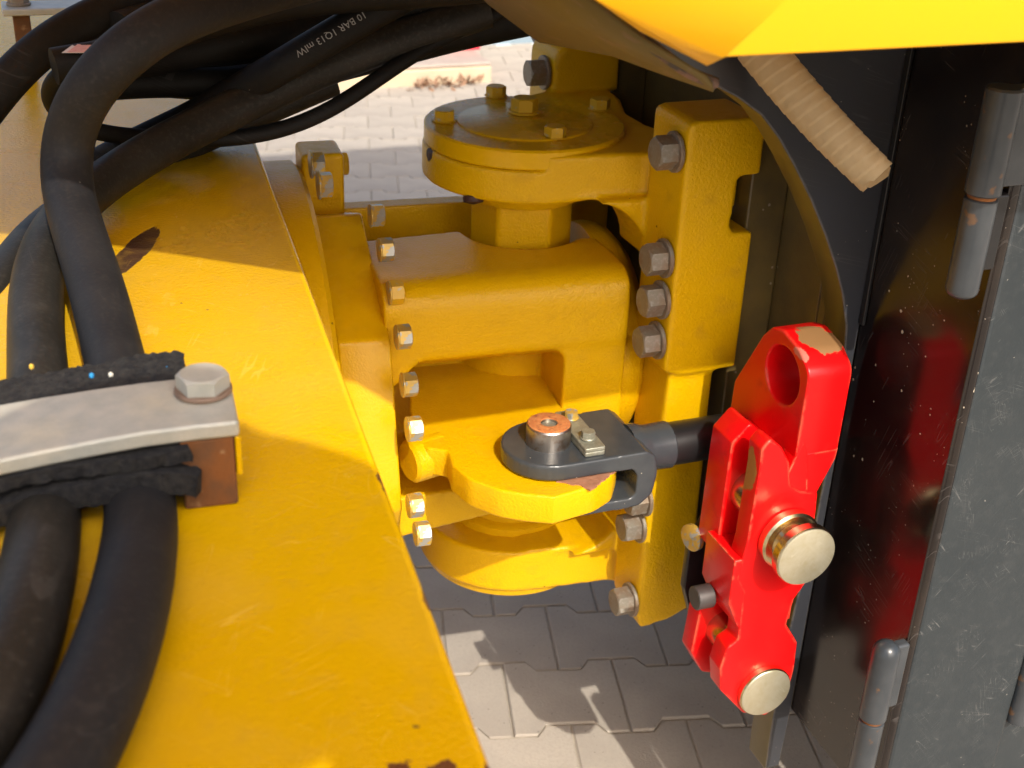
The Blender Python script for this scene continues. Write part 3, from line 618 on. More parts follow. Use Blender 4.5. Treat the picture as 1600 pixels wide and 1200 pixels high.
# hinges: barrels standing on the corner of the door
def hinge(x, y, z0, z1, zs, r_, top_dome):
    h = mk('hinge', (lambda bb: (lathe(bb, _v(x, y, zs), _v(0, 0, 1), [(r_ * 0.9, 0), (r_, 0.0015), (r_, z1 - zs - (r_ if top_dome else 0.002))] + ([(r_ * math.cos(a_ * math.pi / 12), z1 - zs - r_ + r_ * math.sin(a_ * math.pi / 12)) for a_ in range(1, 6)] + [(0, z1 - zs)] if top_dome else [(r_ - 0.002, z1 - zs), (0, z1 - zs)]), 32), bb)[1])(bmesh.new()), M['hinge'], rf, angle=40)
    bb = bmesh.new(); lathe(bb, _v(x, y, zs - 0.004), _v(0, 0, 1), [(r_ * 0.55, 0), (r_ * 0.8, 0.0005), (r_ * 0.8, 0.0035), (r_ * 0.55, 0.004)], 32); mk('bush', bb, M['spacer'], h)
    bb = bmesh.new(); rr = r_ * 0.93
    lathe(bb, _v(x, y, z0), _v(0, 0, 1), [(0, 0)] + [(rr * math.sin(a_ * math.pi / 12), rr * 0.6 * (1 - math.cos(a_ * math.pi / 12))) for a_ in range(1, 7)] + [(rr, zs - z0 - 0.005), (rr * 0.9, zs - z0 - 0.004)], 32)
    mk('hinge_pin', bb, M['hinge'], h, angle=40)
    return h
HX, HY = 0.2265, -0.566
h = hinge(HX, HY, P(1500, 465, 'y', HY).z, P(1580, 135, 'y', HY).z, P(1530, 303, 'y', HY).z, 0.0165, False)
b = bmesh.new(); box(b, HX + 0.006, 0.30, HY + 0.000, HY + 0.016, P(1530, 303, 'y', HY).z + 0.004, P(1580, 135, 'y', HY).z - 0.002); mk('hinge_leaf', b, M['hinge'], h, bevel=0.002)
b = bmesh.new(); box(b, HX + 0.018, 0.2625, HY + 0.002, HY + 0.02, P(1500, 430, 'y', HY).z, P(1530, 303, 'y', HY).z - 0.004); mk('hinge_leaf', b, M['rod'], h, bevel=0.003)
h = hinge(HX + 0.004, HY, 0.38, P(1385, 1003, 'y', HY).z, P(1355, 1122, 'y', HY).z, 0.0155, True)
b = bmesh.new(); box(b, HX + 0.012, 0.264, HY + 0.000, HY + 0.014, P(1355, 1122, 'y', HY).z + 0.006, P(1385, 1003, 'y', HY).z - 0.012); mk('hinge_leaf', b, M['hinge'], h, bevel=0.004)
b = bmesh.new(); qa = P(1600, 1020, 'y', YG + 0.002); qb = P(1590, 1125, 'y', YG + 0.002); cyl(b, _v(0.462, YG + 0.004, qb.z), _v(0.462, YG + 0.004, qb.z + 0.3), 0.0155, 32)
mk('hinge', b, M['hinge'], rf)

# ================================================================== RED LOCK BAR
rb = thing('lock_bar', (0.17, -0.40, 0.44), 'bright red steel articulation lock bar with two large pins', 'lock bar')
RED = (0.66, 0.0025, 0.004)
YN = -0.44
def L(p): return tuple(p - rootloc(rb))
m = Mat('red_lock_paint', RED, 0.3, spec=0.32).mottle(12, 0.2, (0.46, 0.008, 0.006)).mottle(45, 0.35, (0.30, 0.012, 0.008), 0.58, 0.75, 0.15).relief(160, 0.08, 2, 0.001)
m.edges((0.50, 0.19, 0.10), 0.0042, 45, 0.47, 0.95).specks((0.62, 0.2, 0.16), 60, 0.10, 0.10, 0.8)
ct = P(1282, 528, 'y', -0.405)
m.stain((0.25, 0.13, 0.05), L(ct), (0.022, 0.030, 0.014), (0, 0, 0.3), 0.5, 70, 0.3)
for px, py in ((1238, 553), (1257, 556), (1225, 520), (1215, 530)): m.stain((0.55, 0.14, 0.10), L(P(px, py, 'y', -0.425)), (0.006, 0.02, 0.006), (0, 0, 0), 0.7, 120, 0.2)
m.stain((0.34, 0.14, 0.03), L(P(1165, 730, 'x', 0.115)), (0.01, 0.02, 0.03), (0, 0, 0), 0.5, 60, 0.2)
M['red'] = m.done()
HX0, HX1 = 0.161, 0.2165
hp = [(-0.440, 0.795)] + [(P(x, y, 'x', HX0).y, P(x, y, 'x', HX0).z) for x, y in ((1265, 585), (1250, 548), (1224, 516), (1206, 511), (1192, 523), (1147, 595), (1140, 640))] + [(-0.295, 0.72)]
nk = [_v(HX0 + 0.0005, -0.4405, z) for z in (0.80,)] + [_v(HX1, -0.4405, 0.80), _v(HX1 - 0.001, -0.4405, 0.787), _v(0.1965, -0.4405, 0.742), _v(0.192, -0.4405, 0.69), _v(HX0 + 0.0005, -0.4405, 0.69)]
mk('neck_block', slab(nk, _v(0, 0.13, 0), bev=0.002), M['red'], rb)
hp = rounded([_v(HX0, y, z) for y, z in hp], [0, 0.02, 0.03, 0.02, 0.01, 0.01, 0.02, 0.01, 0], 5)
hc = P(1222, 586, 'x', HX0); er = 0.0335
hole = circle(_v(HX0, hc.y, hc.z), _v(1, 0, 0), er, 40)
mk('head_plate', slab(hp, _v(HX1 - HX0, 0, 0), [hole], bev=0.0025), M['red'], rb)
def N(x, y): return P(x, y, 'y', YN)
# near cheek plate (carries the pins)
near = [N(1186, 735), N(1189, 702), N(1203, 684), N(1221, 698), N(1233, 722), N(1234, 756), N(1250, 766), N(1277, 768), N(1275, 790), N(1268, 850), N(1262, 905), N(1240, 935), N(1228, 975), N(1245, 1003), N(1240, 1045), N(1228, 1090), N(1195, 1117), N(1160, 1113), N(1125, 1078), N(1124, 1045), N(1135, 1012), N(1152, 1000), N(1160, 925), N(1150, 905), N(1166, 850)]
near = rounded(near, 0.006, 3)
mk('cheek_plate', slab([p + _v(0, -0.0015, 0) for p in near], _v(0, 0.027, 0), bev=0.002), M['red'], rb)
YF = -0.388
def Fp(x, y): return P(x, y, 'y', YF)
far = [Fp(1146, 700), Fp(1150, 672), Fp(1166, 650), Fp(1182, 672), Fp(1200, 720)] + [_v(0.215, YF, 0.70), _v(0.205, YF, 0.60)] + [Fp(1125, 868), Fp(1106, 862)]
o_far = rounded([_v(0.1105, YF, 0.765), _v(0.1115, YF, 0.795), _v(0.132, YF, 0.818), _v(0.15, YF, 0.80), _v(0.2, YF, 0.77), _v(0.2, YF, 0.63), _v(0.125, YF, 0.63), _v(0.1095, YF, 0.645)], 0.005, 3)
mk('cheek_plate', slab(o_far, _v(0, 0.045, 0), bev=0.002), M['red'], rb)
wd = [P(x, y, 'y', -0.4408) for x, y in ((1256, 690), (1262, 705), (1262, 780), (1226, 780), (1214, 774))]
mk('weld_fillet', slab(wd, _v(0, 0.024, 0), bev=0.001), M['red'], rb)
# webs between the cheeks: the back wall of the slot, the tongue block and the lower fork
b = bmesh.new(); box(b, 0.172, 0.19, YN + 0.024, YF + 0.002, 0.56, 0.80); mk('slot_web', b, M['red'], rb, bevel=0.001)
tg = [_v(0.1015, 0, 0.612), _v(0.1015, 0, 0.672), _v(0.118, 0, 0.672), _v(0.19, 0, 0.66), _v(0.19, 0, 0.57), _v(0.118, 0, 0.575)]
mk('tongue_block', slab([_v(p.x, YN - 0.001, p.z) for p in tg], _v(0, 0.066, 0), bev=0.002), M['red'], rb)
lf = [_v(0.1005, 0, 0.57), _v(0.0955, 0, 0.50), _v(0.115, 0, 0.465), _v(0.17, 0, 0.445), _v(0.2, 0, 0.48), _v(0.2, 0, 0.56), _v(0.17, 0, 0.60)]
mk('fork_cheek', slab(rounded([_v(p.x, -0.385, p.z) for p in lf], 0.008, 4), _v(0, 0.026, 0), bev=0.002), M['red'], rb)
b = bmesh.new(); box(b, 0.16, 0.195, YN + 0.028, -0.383, 0.50, 0.60); mk('fork_web', b, M['red'], rb, bevel=0.001)
b = bmesh.new(); q = P(1108, 930, 'x', 0.1005); cyl(b, _v(0.1025, q.y, q.z), _v(0.0805, q.y, q.z), 0.0145, 32, 0.001); mk('locking_peg', b, M['dark_peg'], rb)
# upper pin: collar, waist, head
pc = N(1226, 836)
b = bmesh.new(); lathe(b, _v(pc.x, -0.34, pc.z), _v(0, -1, 0), [(0, 0), (0.022, 0), (0.022, 0.101), (0.0345, 0.1015), (0.0365, 0.1035), (0.0365, 0.113), (0.034, 0.116), (0.0265, 0.117), (0.0245, 0.123), (0.0255, 0.128), (0.0345, 0.131), (0.0372, 0.134), (0.0372, 0.144), (0.036, 0.146)], 64)
o = mk('upper_pin', b, M['gold'], rb, angle=25)
b = bmesh.new(); lathe(b, _v(pc.x, -0.4855, pc.z), _v(0, -1, 0), [(0.0363, 0), (0.0358, 0.0012), (0.0346, 0.0018), (0, 0.0018)], 64); mk('pin_face', b, M['silver'], o)
pc = N(1190, 1074)
b = bmesh.new(); lathe(b, _v(pc.x, -0.35, pc.z), _v(0, -1, 0), [(0, 0), (0.022, 0), (0.022, 0.09), (0.0335, 0.0905), (0.0347, 0.092), (0.0347, 0.0985), (0.0337, 0.1005)], 64)
o = mk('lower_pin', b, M['gold'], rb, angle=25)
b = bmesh.new(); lathe(b, _v(pc.x, -0.450, pc.z), _v(0, -1, 0), [(0.0338, 0), (0.0330, 0.0012), (0.0318, 0.0018), (0, 0.0018)], 64); mk('pin_face', b, M['silver'], o)
b = bmesh.new(); cyl(b, _v(0.146, YF - 0.03, 0.728), _v(0.146, YF + 0.05, 0.728), 0.028, 36); mk('cross_pin', b, M['gold'], rb)
b = bmesh.new(); cyl(b, _v(0.136, -0.414, 0.53), _v(0.136, -0.38, 0.53), 0.024, 36); mk('cross_pin', b, M['gold'], rb)
q = P(1080, 838, 'y', -0.335); b = bmesh.new(); lathe(b, _v(q.x + 0.010, q.y, q.z), _v(-1, -0.25, 0), [(0, 0), (0.011, 0), (0.011, 0.006), (0.017, 0.007), (0.017, 0.013), (0.012, 0.015), (0, 0.015)], 32); mk('retaining_nut', b, M['zinc'], rb)
b = bmesh.new(); cyl(b, _v(q.x + 0.008, q.y, q.z), _v(0.203, q.y + 0.05, q.z), 0.0095, 24); mk('retaining_stud', b, M['dark_peg'], rb)

# ================================================================== STEERING CYLINDER
sy = thing('steering_cylinder', (0.05, -0.29, 0.70), 'dark grey steering cylinder fork gripping the yellow lug with black rod', 'hydraulic cylinder')
PX, PY = -0.0725, -0.293; hw = 0.0545; RZ = 0.7465
def fork(z0, z1, nm):
    pts_ = [_v(PX - hw * math.sin(math.pi * i / 16), PY - hw * math.cos(math.pi * i / 16), z1) for i in range(17)]   # rounded nose
    pts_ = pts_[::-1] + [_v(0.004, PY - hw, z1), _v(0.004, PY + hw, z1)]
    return slab(pts_, _v(0, 0, z0 - z1), bev=0.0028)
prof = [(0.0, 0.7025), (0.03, 0.704), (0.046, 0.718), (0.05, 0.746), (0.046, 0.768), (0.034, 0.7758), (0.0, 0.7758), (-0.0, 0.7552), (0.018, 0.755), (0.024, 0.746), (0.024, 0.722), (0.018, 0.7165), (0.0, 0.7165)]
yoke_ = rounded([_v(x - 0.0065, PY - hw - 0.0003, z) for x, z in prof], [0, 0.015, 0.012, 0.01, 0.01, 0.004, 0, 0, 0.006, 0.006, 0.006, 0.004, 0], 4)
mk('fork', casting(join(fork(0.7553, 0.7757, 'u'), fork(0.7030, 0.7165, 'l'), slab(yoke_, _v(0, 2 * hw + 0.0006, 0), bev=0.001)), 0.0015, 4), M['clevis'], sy, angle=70)
b = bmesh.new(); lathe(b, _v(0.03, PY, RZ), XA, [(0.032, 0), (0.032, 0.010), (0.029, 0.018), (0.0278, 0.024), (0.0285, 0.052), (0.0265, 0.054)], 48); mk('collar', b, M['clevis'], sy, angle=40)
b = bmesh.new(); lathe(b, _v(0.07, PY, RZ), XA, [(0.02, 0), (0.0262, 0.0), (0.0262, 0.129), (0.02, 0.1295)], 48); mk('rod', b, M['rod'], sy, angle=40)
pz = 0.8005
pp = bmesh.new(); lathe(pp, _v(PX, PY, 0.70), _v(0, 0, 1), [(0.0245, 0), (0.0258, 0.001), (0.0258, pz - 0.70 - 0.002), (0.0243, pz - 0.70), (0.010, pz - 0.70 - 0.0003), (0.0095, pz - 0.70 - 0.008), (0, pz - 0.70 - 0.009)], 64)
pin = mk('pivot_pin', pp, M['pin'], sy, angle=30)
b = bmesh.new(); lathe(b, _v(PX, PY, pz - 0.0004), _v(0, 0, 1), [(0.0097, 0.0), (0.0100, 0.0012), (0.0228, 0.0014), (0.0244, 0.0006), (0.0246, -0.0006)], 64, False); mk('rusty_face', b, M['rust_top'], pin, angle=50)
b = bmesh.new(); prism(b, circle(_v(PX, PY, pz - 0.0032), _v(0, 0, 1), 0.0098, 32), _v(0, 0, -0.002)); mk('socket_floor', b, M['keeper'], pin)
kp = [P(x, y, 'z', 0.7845) for x, y in ((884, 652), (906, 652), (945, 688), (905, 697))]
kc = sum(kp, _v(0, 0, 0)) / 4
kx = PX + 0.038
kpts = rounded([_v(kx - 0.012, PY - 0.046, 0.7815), _v(kx + 0.013, PY - 0.046, 0.7815), _v(kx + 0.013, PY + 0.046, 0.7815), _v(kx - 0.012, PY + 0.046, 0.7815)], 0.003, 3)
mk('keeper_plate', slab(kpts, _v(0, 0, -0.0055), bev=0.001), M['keeper'], sy)
k2 = [p + _v(0, 0, 0.0052) for p in kpts]
mk('keeper_plate', slab(k2, _v(0, 0, -0.005), bev=0.001), M['keeper'], sy)
bolt(sy, _v(kx + 0.001, PY - 0.023, 0.7868), _v(0, 0, 1), 0.0145, 0.007, M['keeper'], 0.0025, 0.0095)
bolt(sy, _v(kx + 0.001, PY + 0.026, 0.7868), _v(0, 0, 1), 0.0145, 0.007, M['zinc'], 0.0025, 0.0095)

# ================================================================== HOOD BODY (yellow, overhanging at the top right)
hd = thing('machine_hood', (0.4, 0.0, 1.25), 'glossy yellow machine hood overhanging the joint with a chamfered corner', 'hood')
YH = -0.80; YE = YH + 0.038
sv = _v(math.sin(SUN_AZ), -math.cos(SUN_AZ), math.tan(SUN_EL))
def hood_edge(px, py):
    q = P(px, py, 'z', ZD); k = (YE - q.y) / sv.y; q = q + sv * k; return (q.x, q.z)
vis = [(p.x, p.z) for p in (P(930, 0, 'y', YE), P(1000, 50, 'y', YE), P(1106, 104, 'y', YE))]
sh = [hood_edge(*q) for q in ((-320, 340), (0, 366), (165, 383), (484, 430))]
sh = [(sh[0][0] - 0.3, sh[0][1] + 0.3)] + sh
edge = sh + vis
b = bmesh.new()
# skin: flat front, slanting corner facet, bottom return
HB = P(1130, 105, 'y', YH); zH = HB.z + 0.006; cr = P(1236, -6, 'y', YH)
fr = [b.verts.new(p) for p in (_v(HB.x, YH, zH), _v(1.6, YH, zH), _v(1.6, YH, 2.87), _v(-0.20, YH, 2.87), _v(cr.x, YH, cr.z))]
b.faces.new(fr)
lf_ = [b.verts.new(_v(x, YE + 0.004 * i / 8, z)) for i, (x, z) in enumerate(edge[::-1])]
tp = b.verts.new(_v(edge[0][0] + 0.05, YH + 0.05, edge[0][1] + 0.12))
b.faces.new([fr[0], fr[4], lf_[2], lf_[1], lf_[0]])
b.faces.new([fr[4], fr[3], lf_[5], lf_[4], lf_[3], lf_[2]])
b.faces.new([fr[3], tp, lf_[7], lf_[6], lf_[5]])
e0 = b.verts.new(_v(HB.x + 0.006, YH + 0.03, zH - 0.006)); e1 = b.verts.new(_v(1.6, YH + 0.03, zH - 0.006))
b.faces.new([fr[0], e0, e1, fr[1]]); b.faces.new([fr[0], lf_[0], e0])
bmesh.ops.recalc_face_normals(b, faces=b.faces)
for f in b.faces:
    if f.normal.y > 0: f.normal_flip()
sk = mk('hood_skin', b, M['yellow_hood'], hd, smooth=True, angle=60)
sol = sk.modifiers.new('thickness', 'SOLIDIFY'); sol.thickness = 0.006; sol.offset = -1
bv = sk.modifiers.new('edge', 'BEVEL'); bv.width = 0.010; bv.segments = 4; bv.limit_method = 'ANGLE'; bv.angle_limit = R(10)
# inner box behind the skin
b = bmesh.new(); bo = [_v(x + 0.03, YH + 0.12, z + 0.03) for x, z in edge[::-1]] + [_v(edge[0][0] + 0.08, YH + 0.12, edge[0][1] + 0.11), _v(-0.20, YH + 0.12, 2.86), _v(1.6, YH + 0.12, 2.86), _v(1.6, YH + 0.12, 1.345)]
prism(b, bo, _v(0, 0.95, 0)); mk('hood_body', b, M['yellow'], hd, bevel=0.01)
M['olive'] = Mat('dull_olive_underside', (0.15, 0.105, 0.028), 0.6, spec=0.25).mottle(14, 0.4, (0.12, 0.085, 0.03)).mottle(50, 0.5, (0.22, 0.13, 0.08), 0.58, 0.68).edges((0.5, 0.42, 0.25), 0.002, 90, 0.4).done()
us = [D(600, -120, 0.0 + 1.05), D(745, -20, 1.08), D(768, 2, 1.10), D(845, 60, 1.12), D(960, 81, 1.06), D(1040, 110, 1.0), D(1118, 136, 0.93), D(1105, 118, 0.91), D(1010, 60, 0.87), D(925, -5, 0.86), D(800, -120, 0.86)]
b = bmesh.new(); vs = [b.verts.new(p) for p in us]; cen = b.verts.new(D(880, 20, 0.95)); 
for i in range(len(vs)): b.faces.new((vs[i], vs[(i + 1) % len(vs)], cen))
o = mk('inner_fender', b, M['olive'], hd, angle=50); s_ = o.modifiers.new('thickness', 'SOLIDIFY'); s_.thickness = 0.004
b = bmesh.new(); tube(b, spline([D(915, -30, 0.875), D(960, 25, 0.88), D(1030, 80, 0.90), D(1075, 112, 0.915), D(1118, 130, 0.93)]), 0.0045, 10); mk('edge_seal', b, Mat('dark_edge_seal', (0.05, 0.035, 0.025), 0.6).mottle(60, 0.8, (0.2, 0.1, 0.06), 0.5, 0.6).done(), hd)

# ================================================================== WRAPPED TUBE
b = bmesh.new()
p0 = D(1180, 68, 1.20); p1 = D(1371, 278, 1.19); n_ = 150; path = [p0.lerp(p1, i / n_) + _v(0, 0, -0.004 * math.sin(math.pi * i / n_)) for i in range(n_ + 1)]
def rip(i, k): s_ = ((i / 150) * 15 + k) % 1.0; return (1.0 - 0.12 * (i / 150) ** 2) * (1.0 + 0.045 * s_) + 0.015 * noise.noise(_v(i * 0.3, k * 6, 0))
tube(b, path, 0.0205, 28, rip)
wt = thing('wrapped_tube', p0, 'beige spiral wrapped tube hanging out below the yellow hood', 'tube')
mk('tube_wrap', b, M['beige'], wt, angle=50)
d_ = (p1 - p0).normalized(); q = D(1378, 280, 1.178); e = D(1357, 293, 1.178)
b = bmesh.new()
fl = [D(1392, 262, 1.18), D(1388, 276, 1.175), D(1372, 287, 1.172), D(1360, 294, 1.17), D(1353, 293, 1.17), D(1362, 284, 1.174), D(1366, 276, 1.18), D(1378, 272, 1.185)]
prism(b, fl, _v(0.001, 0.003, 0.001)); mk('loose_end', b, M['beige'], wt, bevel=0.0005)

# ================================================================== HOSES
def zp(px, py, z): return W(Q(px, py, 'z', z))
ZH = ZD + 0.0245; ZC0 = ZD + 0.003
hose_paths = {}
def hose(name, pts_, r_, mat, label, cat='hose', group='hydraulic hoses over the yellow deck'):
    path = spline(pts_)
    for _ in range(60): path = [path[0]] + [(path[i - 1] + path[i] * 2 + path[i + 1]) / 4 for i in range(1, len(path) - 1)] + [path[-1]]
    b = bmesh.new(); tube(b, path, r_, 24)
    o = mk(name, b, mat, angle=70); tag(o, label, cat, group); hose_paths[o.name] = path; return o
hA = hose('hydraulic_hose', [zp(0, 1340, ZH), zp(80, 1240, ZH), zp(130, 1145, ZH), zp(166, 1060, ZH), zp(196, 970, ZH), zp(215, 880, ZH - 0.006), zp(222, 800, ZC0), zp(213, 735, ZC0), zp(200, 665, ZC0 + 0.004), zp(190, 610, ZH), D(180, 565, 0.955), D(157, 470, 1.01), D(132, 390, 1.07), D(108, 315, 1.12), D(98, 250, 1.14), D(112, 180, 1.12), D(158, 110, 1.09), D(235, 48, 1.10), D(330, 8, 1.15), D(470, -30, 1.25), D(620, -60, 1.35)], 0.0222, M['hose'], 'thick black hose arching up beside the clamp and over the others')
hB = hose('hydraulic_hose', [zp(-150, 1280, ZH), zp(-60, 1190, ZH), zp(-5, 1100, ZH), zp(32, 1010, ZH), zp(50, 930, ZH), zp(66, 860, ZH - 0.006), zp(72, 800, ZC0), zp(68, 735, ZC0), zp(63, 665, ZC0 + 0.004), zp(60, 610, ZH), D(58, 560, 0.965), D(55, 480, 1.03), D(64, 410, 1.10), D(92, 350, 1.18), D(140, 300, 1.25), D(205, 255, 1.31), D(280, 212, 1.36), D(350, 178, 1.40), D(430, 138, 1.43), D(520, 100, 1.46), D(620, 62, 1.48), D(760, 15, 1.5)], 0.0215, M['hose_dusty'], 'dusty brownish black hose, second from the right in the clamp')
hC = hose('hydraulic_hose', [zp(-190, 800, ZH), zp(-120, 700, ZH), D(-70, 600, 1.02), D(-35, 510, 1.08), D(2, 440, 1.15), D(40, 385, 1.22), D(95, 335, 1.30), D(180, 282, 1.40), D(270, 235, 1.46), D(380, 185, 1.5), D(520, 125, 1.53)], 0.019, M['hose_dusty'], 'black hose behind the others at the left edge of the deck')
hose('hydraulic_hose', [D(-120, 300, 1.15), D(-50, 205, 1.18), D(10, 125, 1.20), D(65, 72, 1.22), D(130, 32, 1.25), D(220, -5, 1.28), D(330, -45, 1.3)], 0.0185, M['hose_dark'], 'black hose crossing the top left corner in front of the small bracket')
hose('hydraulic_hose', [D(165, 92, 1.24), D(105, 100, 1.22), D(76, 125, 1.24), D(72, 160, 1.29), D(98, 193, 1.32), D(160, 211, 1.36), D(250, 216, 1.40), D(345, 219, 1.43), D(440, 205, 1.45), D(520, 171, 1.46), D(600, 116, 1.47), D(680, 64, 1.49), D(820, 0, 1.5)], 0.0092, M['hose_dark'], 'thin black hose looping low across the deck towards the joint')
hose('hydraulic_hose', [D(140, 135, 1.36), D(230, 128, 1.40), D(340, 130, 1.44), D(450, 112, 1.48), D(570, 78, 1.51), D(700, 38, 1.53), D(840, 0, 1.53)], 0.0165, M['hose_dark'], 'black hose low in the bundle just above the yellow deck')
hose('hydraulic_hose', [D(165, 98, 1.32), D(290, 78, 1.40), D(420, 55, 1.44), D(540, 28, 1.47), D(660, 2, 1.49), D(800, -40, 1.49)], 0.021, M['hose_dark'], 'black hose through the middle of the shaded bundle')
hT = hose('hydraulic_hose', [D(85, 300, 1.37), D(200, 232, 1.39), D(300, 186, 1.44), D(360, 150, 1.42), D(420, 115, 1.395), D(480, 80, 1.39), D(540, 44, 1.395), D(600, 10, 1.40), D(680, -35, 1.42)], 0.0185, M['hose_dark'], 'black hose with white pressure print running up through the bundle')
hose('hydraulic_hose', [D(400, 125, 1.50), D(520, 92, 1.53), D(640, 62, 1.55), D(740, 36, 1.55), D(860, 12, 1.53), D(960, -20, 1.5)], 0.028, M['hose_dark'], 'thickest black hose against the bright paving beside the round cap')
hose('hydraulic_hose', [D(190, 60, 1.25), D(310, 22, 1.31), D(450, -10, 1.35), D(590, -22, 1.38), D(720, -30, 1.38), D(850, -50, 1.38)], 0.026, M['hose_dark'], 'black hose along the top of the bundle under the hood')
hose('hydraulic_hose', [D(140, 75, 1.36), D(250, 100, 1.42), D(370, 98, 1.47), D(480, 72, 1.5), D(590, 48, 1.52), D(720, 10, 1.53), D(840, -30, 1.53)], 0.017, M['hose_dark'], 'black hose tucked deep between the other hoses of the bundle')
hose('hydraulic_hose', [D(150, 112, 1.42), D(250, 134, 1.46), D(360, 138, 1.5), D(460, 128, 1.53), D(560, 100, 1.56), D(680, 60, 1.58), D(820, 10, 1.58)], 0.014, M['hose_dark'], 'slim black hose lowest in the bundle behind the printed hose')
# print wrapped on the hose
def hose_print(hose_o, text, px, py, size, flip=True, dphi=0.0):
    path = hose_paths[hose_o.name]; i0 = min(range(len(path)), key=lambda i: (project(path[i])[0] - px) ** 2 + (project(path[i])[1] - py) ** 2)
    fc = bpy.data.curves.new('print', 'FONT'); fc.body = text; fc.size = size; fc.align_x = 'CENTER'; fc.align_y = 'CENTER'; fc.resolution_u = 2
    fo = bpy.data.objects.new('print', fc); col.objects.link(fo); dg = bpy.context.evaluated_depsgraph_get()
    me = bpy.data.meshes.new_from_object(fo.evaluated_get(dg)); bpy.data.objects.remove(fo)
    r_ = 0.0185 + 0.0004; p0_ = path[i0]; t_ = (path[min(i0 + 4, len(path) - 1)] - path[i0 - 4]).normalized()
    n0 = (CAM - p0_); n0 = (n0 - t_ * n0.dot(t_)).normalized(); v0 = n0.cross(t_)       # up of the text
    sg = -1 if flip else 1
    for v in me.vertices:
        u_, w_ = v.co.x * sg, v.co.y * sg; ph_ = w_ / r_ + dphi
        v.co = p0_ + t_ * u_ + (n0 * math.cos(ph_) + v0 * math.sin(ph_)) * r_
    return mk('printed_text', me, M['print'], hose_o, smooth=False)
hose_print(hT, '10 BAR 1Q13 mIW', 515, 58, 0.0108, True, 0.15)
# sleeve with printed label behind the arching hose
sl = thing('hose_sleeve', D(120, 95, 1.3), 'black hose sleeve with small pink and white barcode label', 'sleeve')
b = bmesh.new(); tube(b, spline([D(84, 104, 1.155), D(125, 97, 1.165), D(180, 88, 1.18)]), 0.0165, 24); mk('sleeve_body', b, M['hose_dark'], sl, angle=60)
q0, q1, q2, q3 = D(97, 82, 1.135), D(113, 70, 1.155), D(166, 69, 1.165), D(152, 82, 1.145)
lift = _v(0, 0, 0.0005)
def lq(f0, f1, m_, nm, k):
    b = bmesh.new(); pts_ = [q0.lerp(q3, f0), q0.lerp(q3, f1), q1.lerp(q2, f1), q1.lerp(q2, f0)]
    prism(b, [p + lift * k for p in pts_], _v(0, 0, -0.0004)); return mk(nm, b, m_, sl, smooth=False)
lq(0, 1, M['label_white'], 'label', 0); lq(0.15, 0.62, M['label_pink'], 'label_band', 1)
for k in range(5): lq(0.66 + k * 0.065, 0.69 + k * 0.065, M['label_bar'], 'barcode_bar', 1)

# ================================================================== HOSE CLAMP
cl = thing('hose_clamp', W(_v(-0.5, -0.76, ZD)), 'galvanised hose clamp bar with hex bolt pressing rubber pads onto hoses', 'clamp')
YC = -0.791
b = bmesh.new()
xs = [-0.424, -0.45, -0.48, -0.51, -0.54, -0.57, -0.60, -0.64, -0.70, -0.76]
def barz(x): return 1.1115 - 0.004 * max(0, (-0.46 - x) / 0.1) ** 1.5 * 1.6
def bary(x): return -0.006 * max(0, (-0.47 - x) / 0.1)
rows = []
for x in xs:
    z = barz(x); d0 = bary(x)
    rows.append([b.verts.new((x, YC + d0, z - 0.0115)), b.verts.new((x, YC + d0, z)), b.verts.new((x, YC + 0.068, z)), b.verts.new((x, YC + 0.068, z - 0.0115))])
for a_, c_ in zip(rows, rows[1:]):
    for k in range(4): b.faces.new((a_[k], a_[(k + 1) % 4], c_[(k + 1) % 4], c_[k]))
b.faces.new(rows[0]); b.faces.new(rows[-1][::-1])
mk('clamp_bar', b, M['clampbar'], cl, MF, bevel=0.0028)
q = Q(318, 612, 'z', 1.1115); bolt(cl, q, _v(0, 0, 1), 0.0295, 0.0105, M['clampbar'], 0.0035, 0.0185, T=MF, wmat=M['rusty_washer'], spin=0.3)
b = bmesh.new(); box(b, -0.461, -0.4275, YC + 0.002, YC + 0.066, ZD, 1.0998); mk('spacer_block', b, M['spacer'], cl, MF, bevel=0.002)
b = bmesh.new(); box(b, -0.4272, -0.4235, YC + 0.001, YC + 0.067, ZD + 0.022, 1.0998); mk('side_strip', b, M['yellow'], cl, MF, bevel=0.001)
def pad(y0_, y1_, ztop, thick, x_end, wave, rough, nm):
    """granulated rubber strip bent over the hoses, with a frayed end"""
    b = bmesh.new(); nx = 130; ny = 14; g0 = []
    for side in (0, 1):
        gg = []
        for i in range(nx + 1):
            x = x_end - 0.36 * i / nx; rr = []
            for j in range(ny + 1):
                y = y0_ + (y1_ - y0_) * j / ny
                fray = 0.006 * noise.noise(_v(y * 260, side, 3)) if i == 0 else 0
                edge_ = 0.003 * noise.noise(_v(x * 240, 9 * side, y * 90)) if j in (0, ny) else 0
                z = ztop(x) - (thick if side else 0) + wave(x) + rough * noise.noise(_v(x, y, side) * 300)
                rr.append(b.verts.new((x + fray, y + edge_, z)))
            gg.append(rr)
        g0.append(gg)
    A, B = g0
    for i in range(nx):
        for j in range(ny):
            b.faces.new((A[i][j], A[i + 1][j], A[i + 1][j + 1], A[i][j + 1])); b.faces.new((B[i][j], B[i][j + 1], B[i + 1][j + 1], B[i + 1][j]))
    for i in range(nx):
        b.faces.new((A[i][0], B[i][0], B[i + 1][0], A[i + 1][0])); b.faces.new((A[i][ny], A[i + 1][ny], B[i + 1][ny], B[i][ny]))
    for j in range(ny):
        b.faces.new((A[0][j], A[0][j + 1], B[0][j + 1], B[0][j])); b.faces.new((A[nx][j], B[nx][j], B[nx][j + 1], A[nx][j + 1]))
    return mk(nm, b, M['pad'], cl, MF, angle=60)
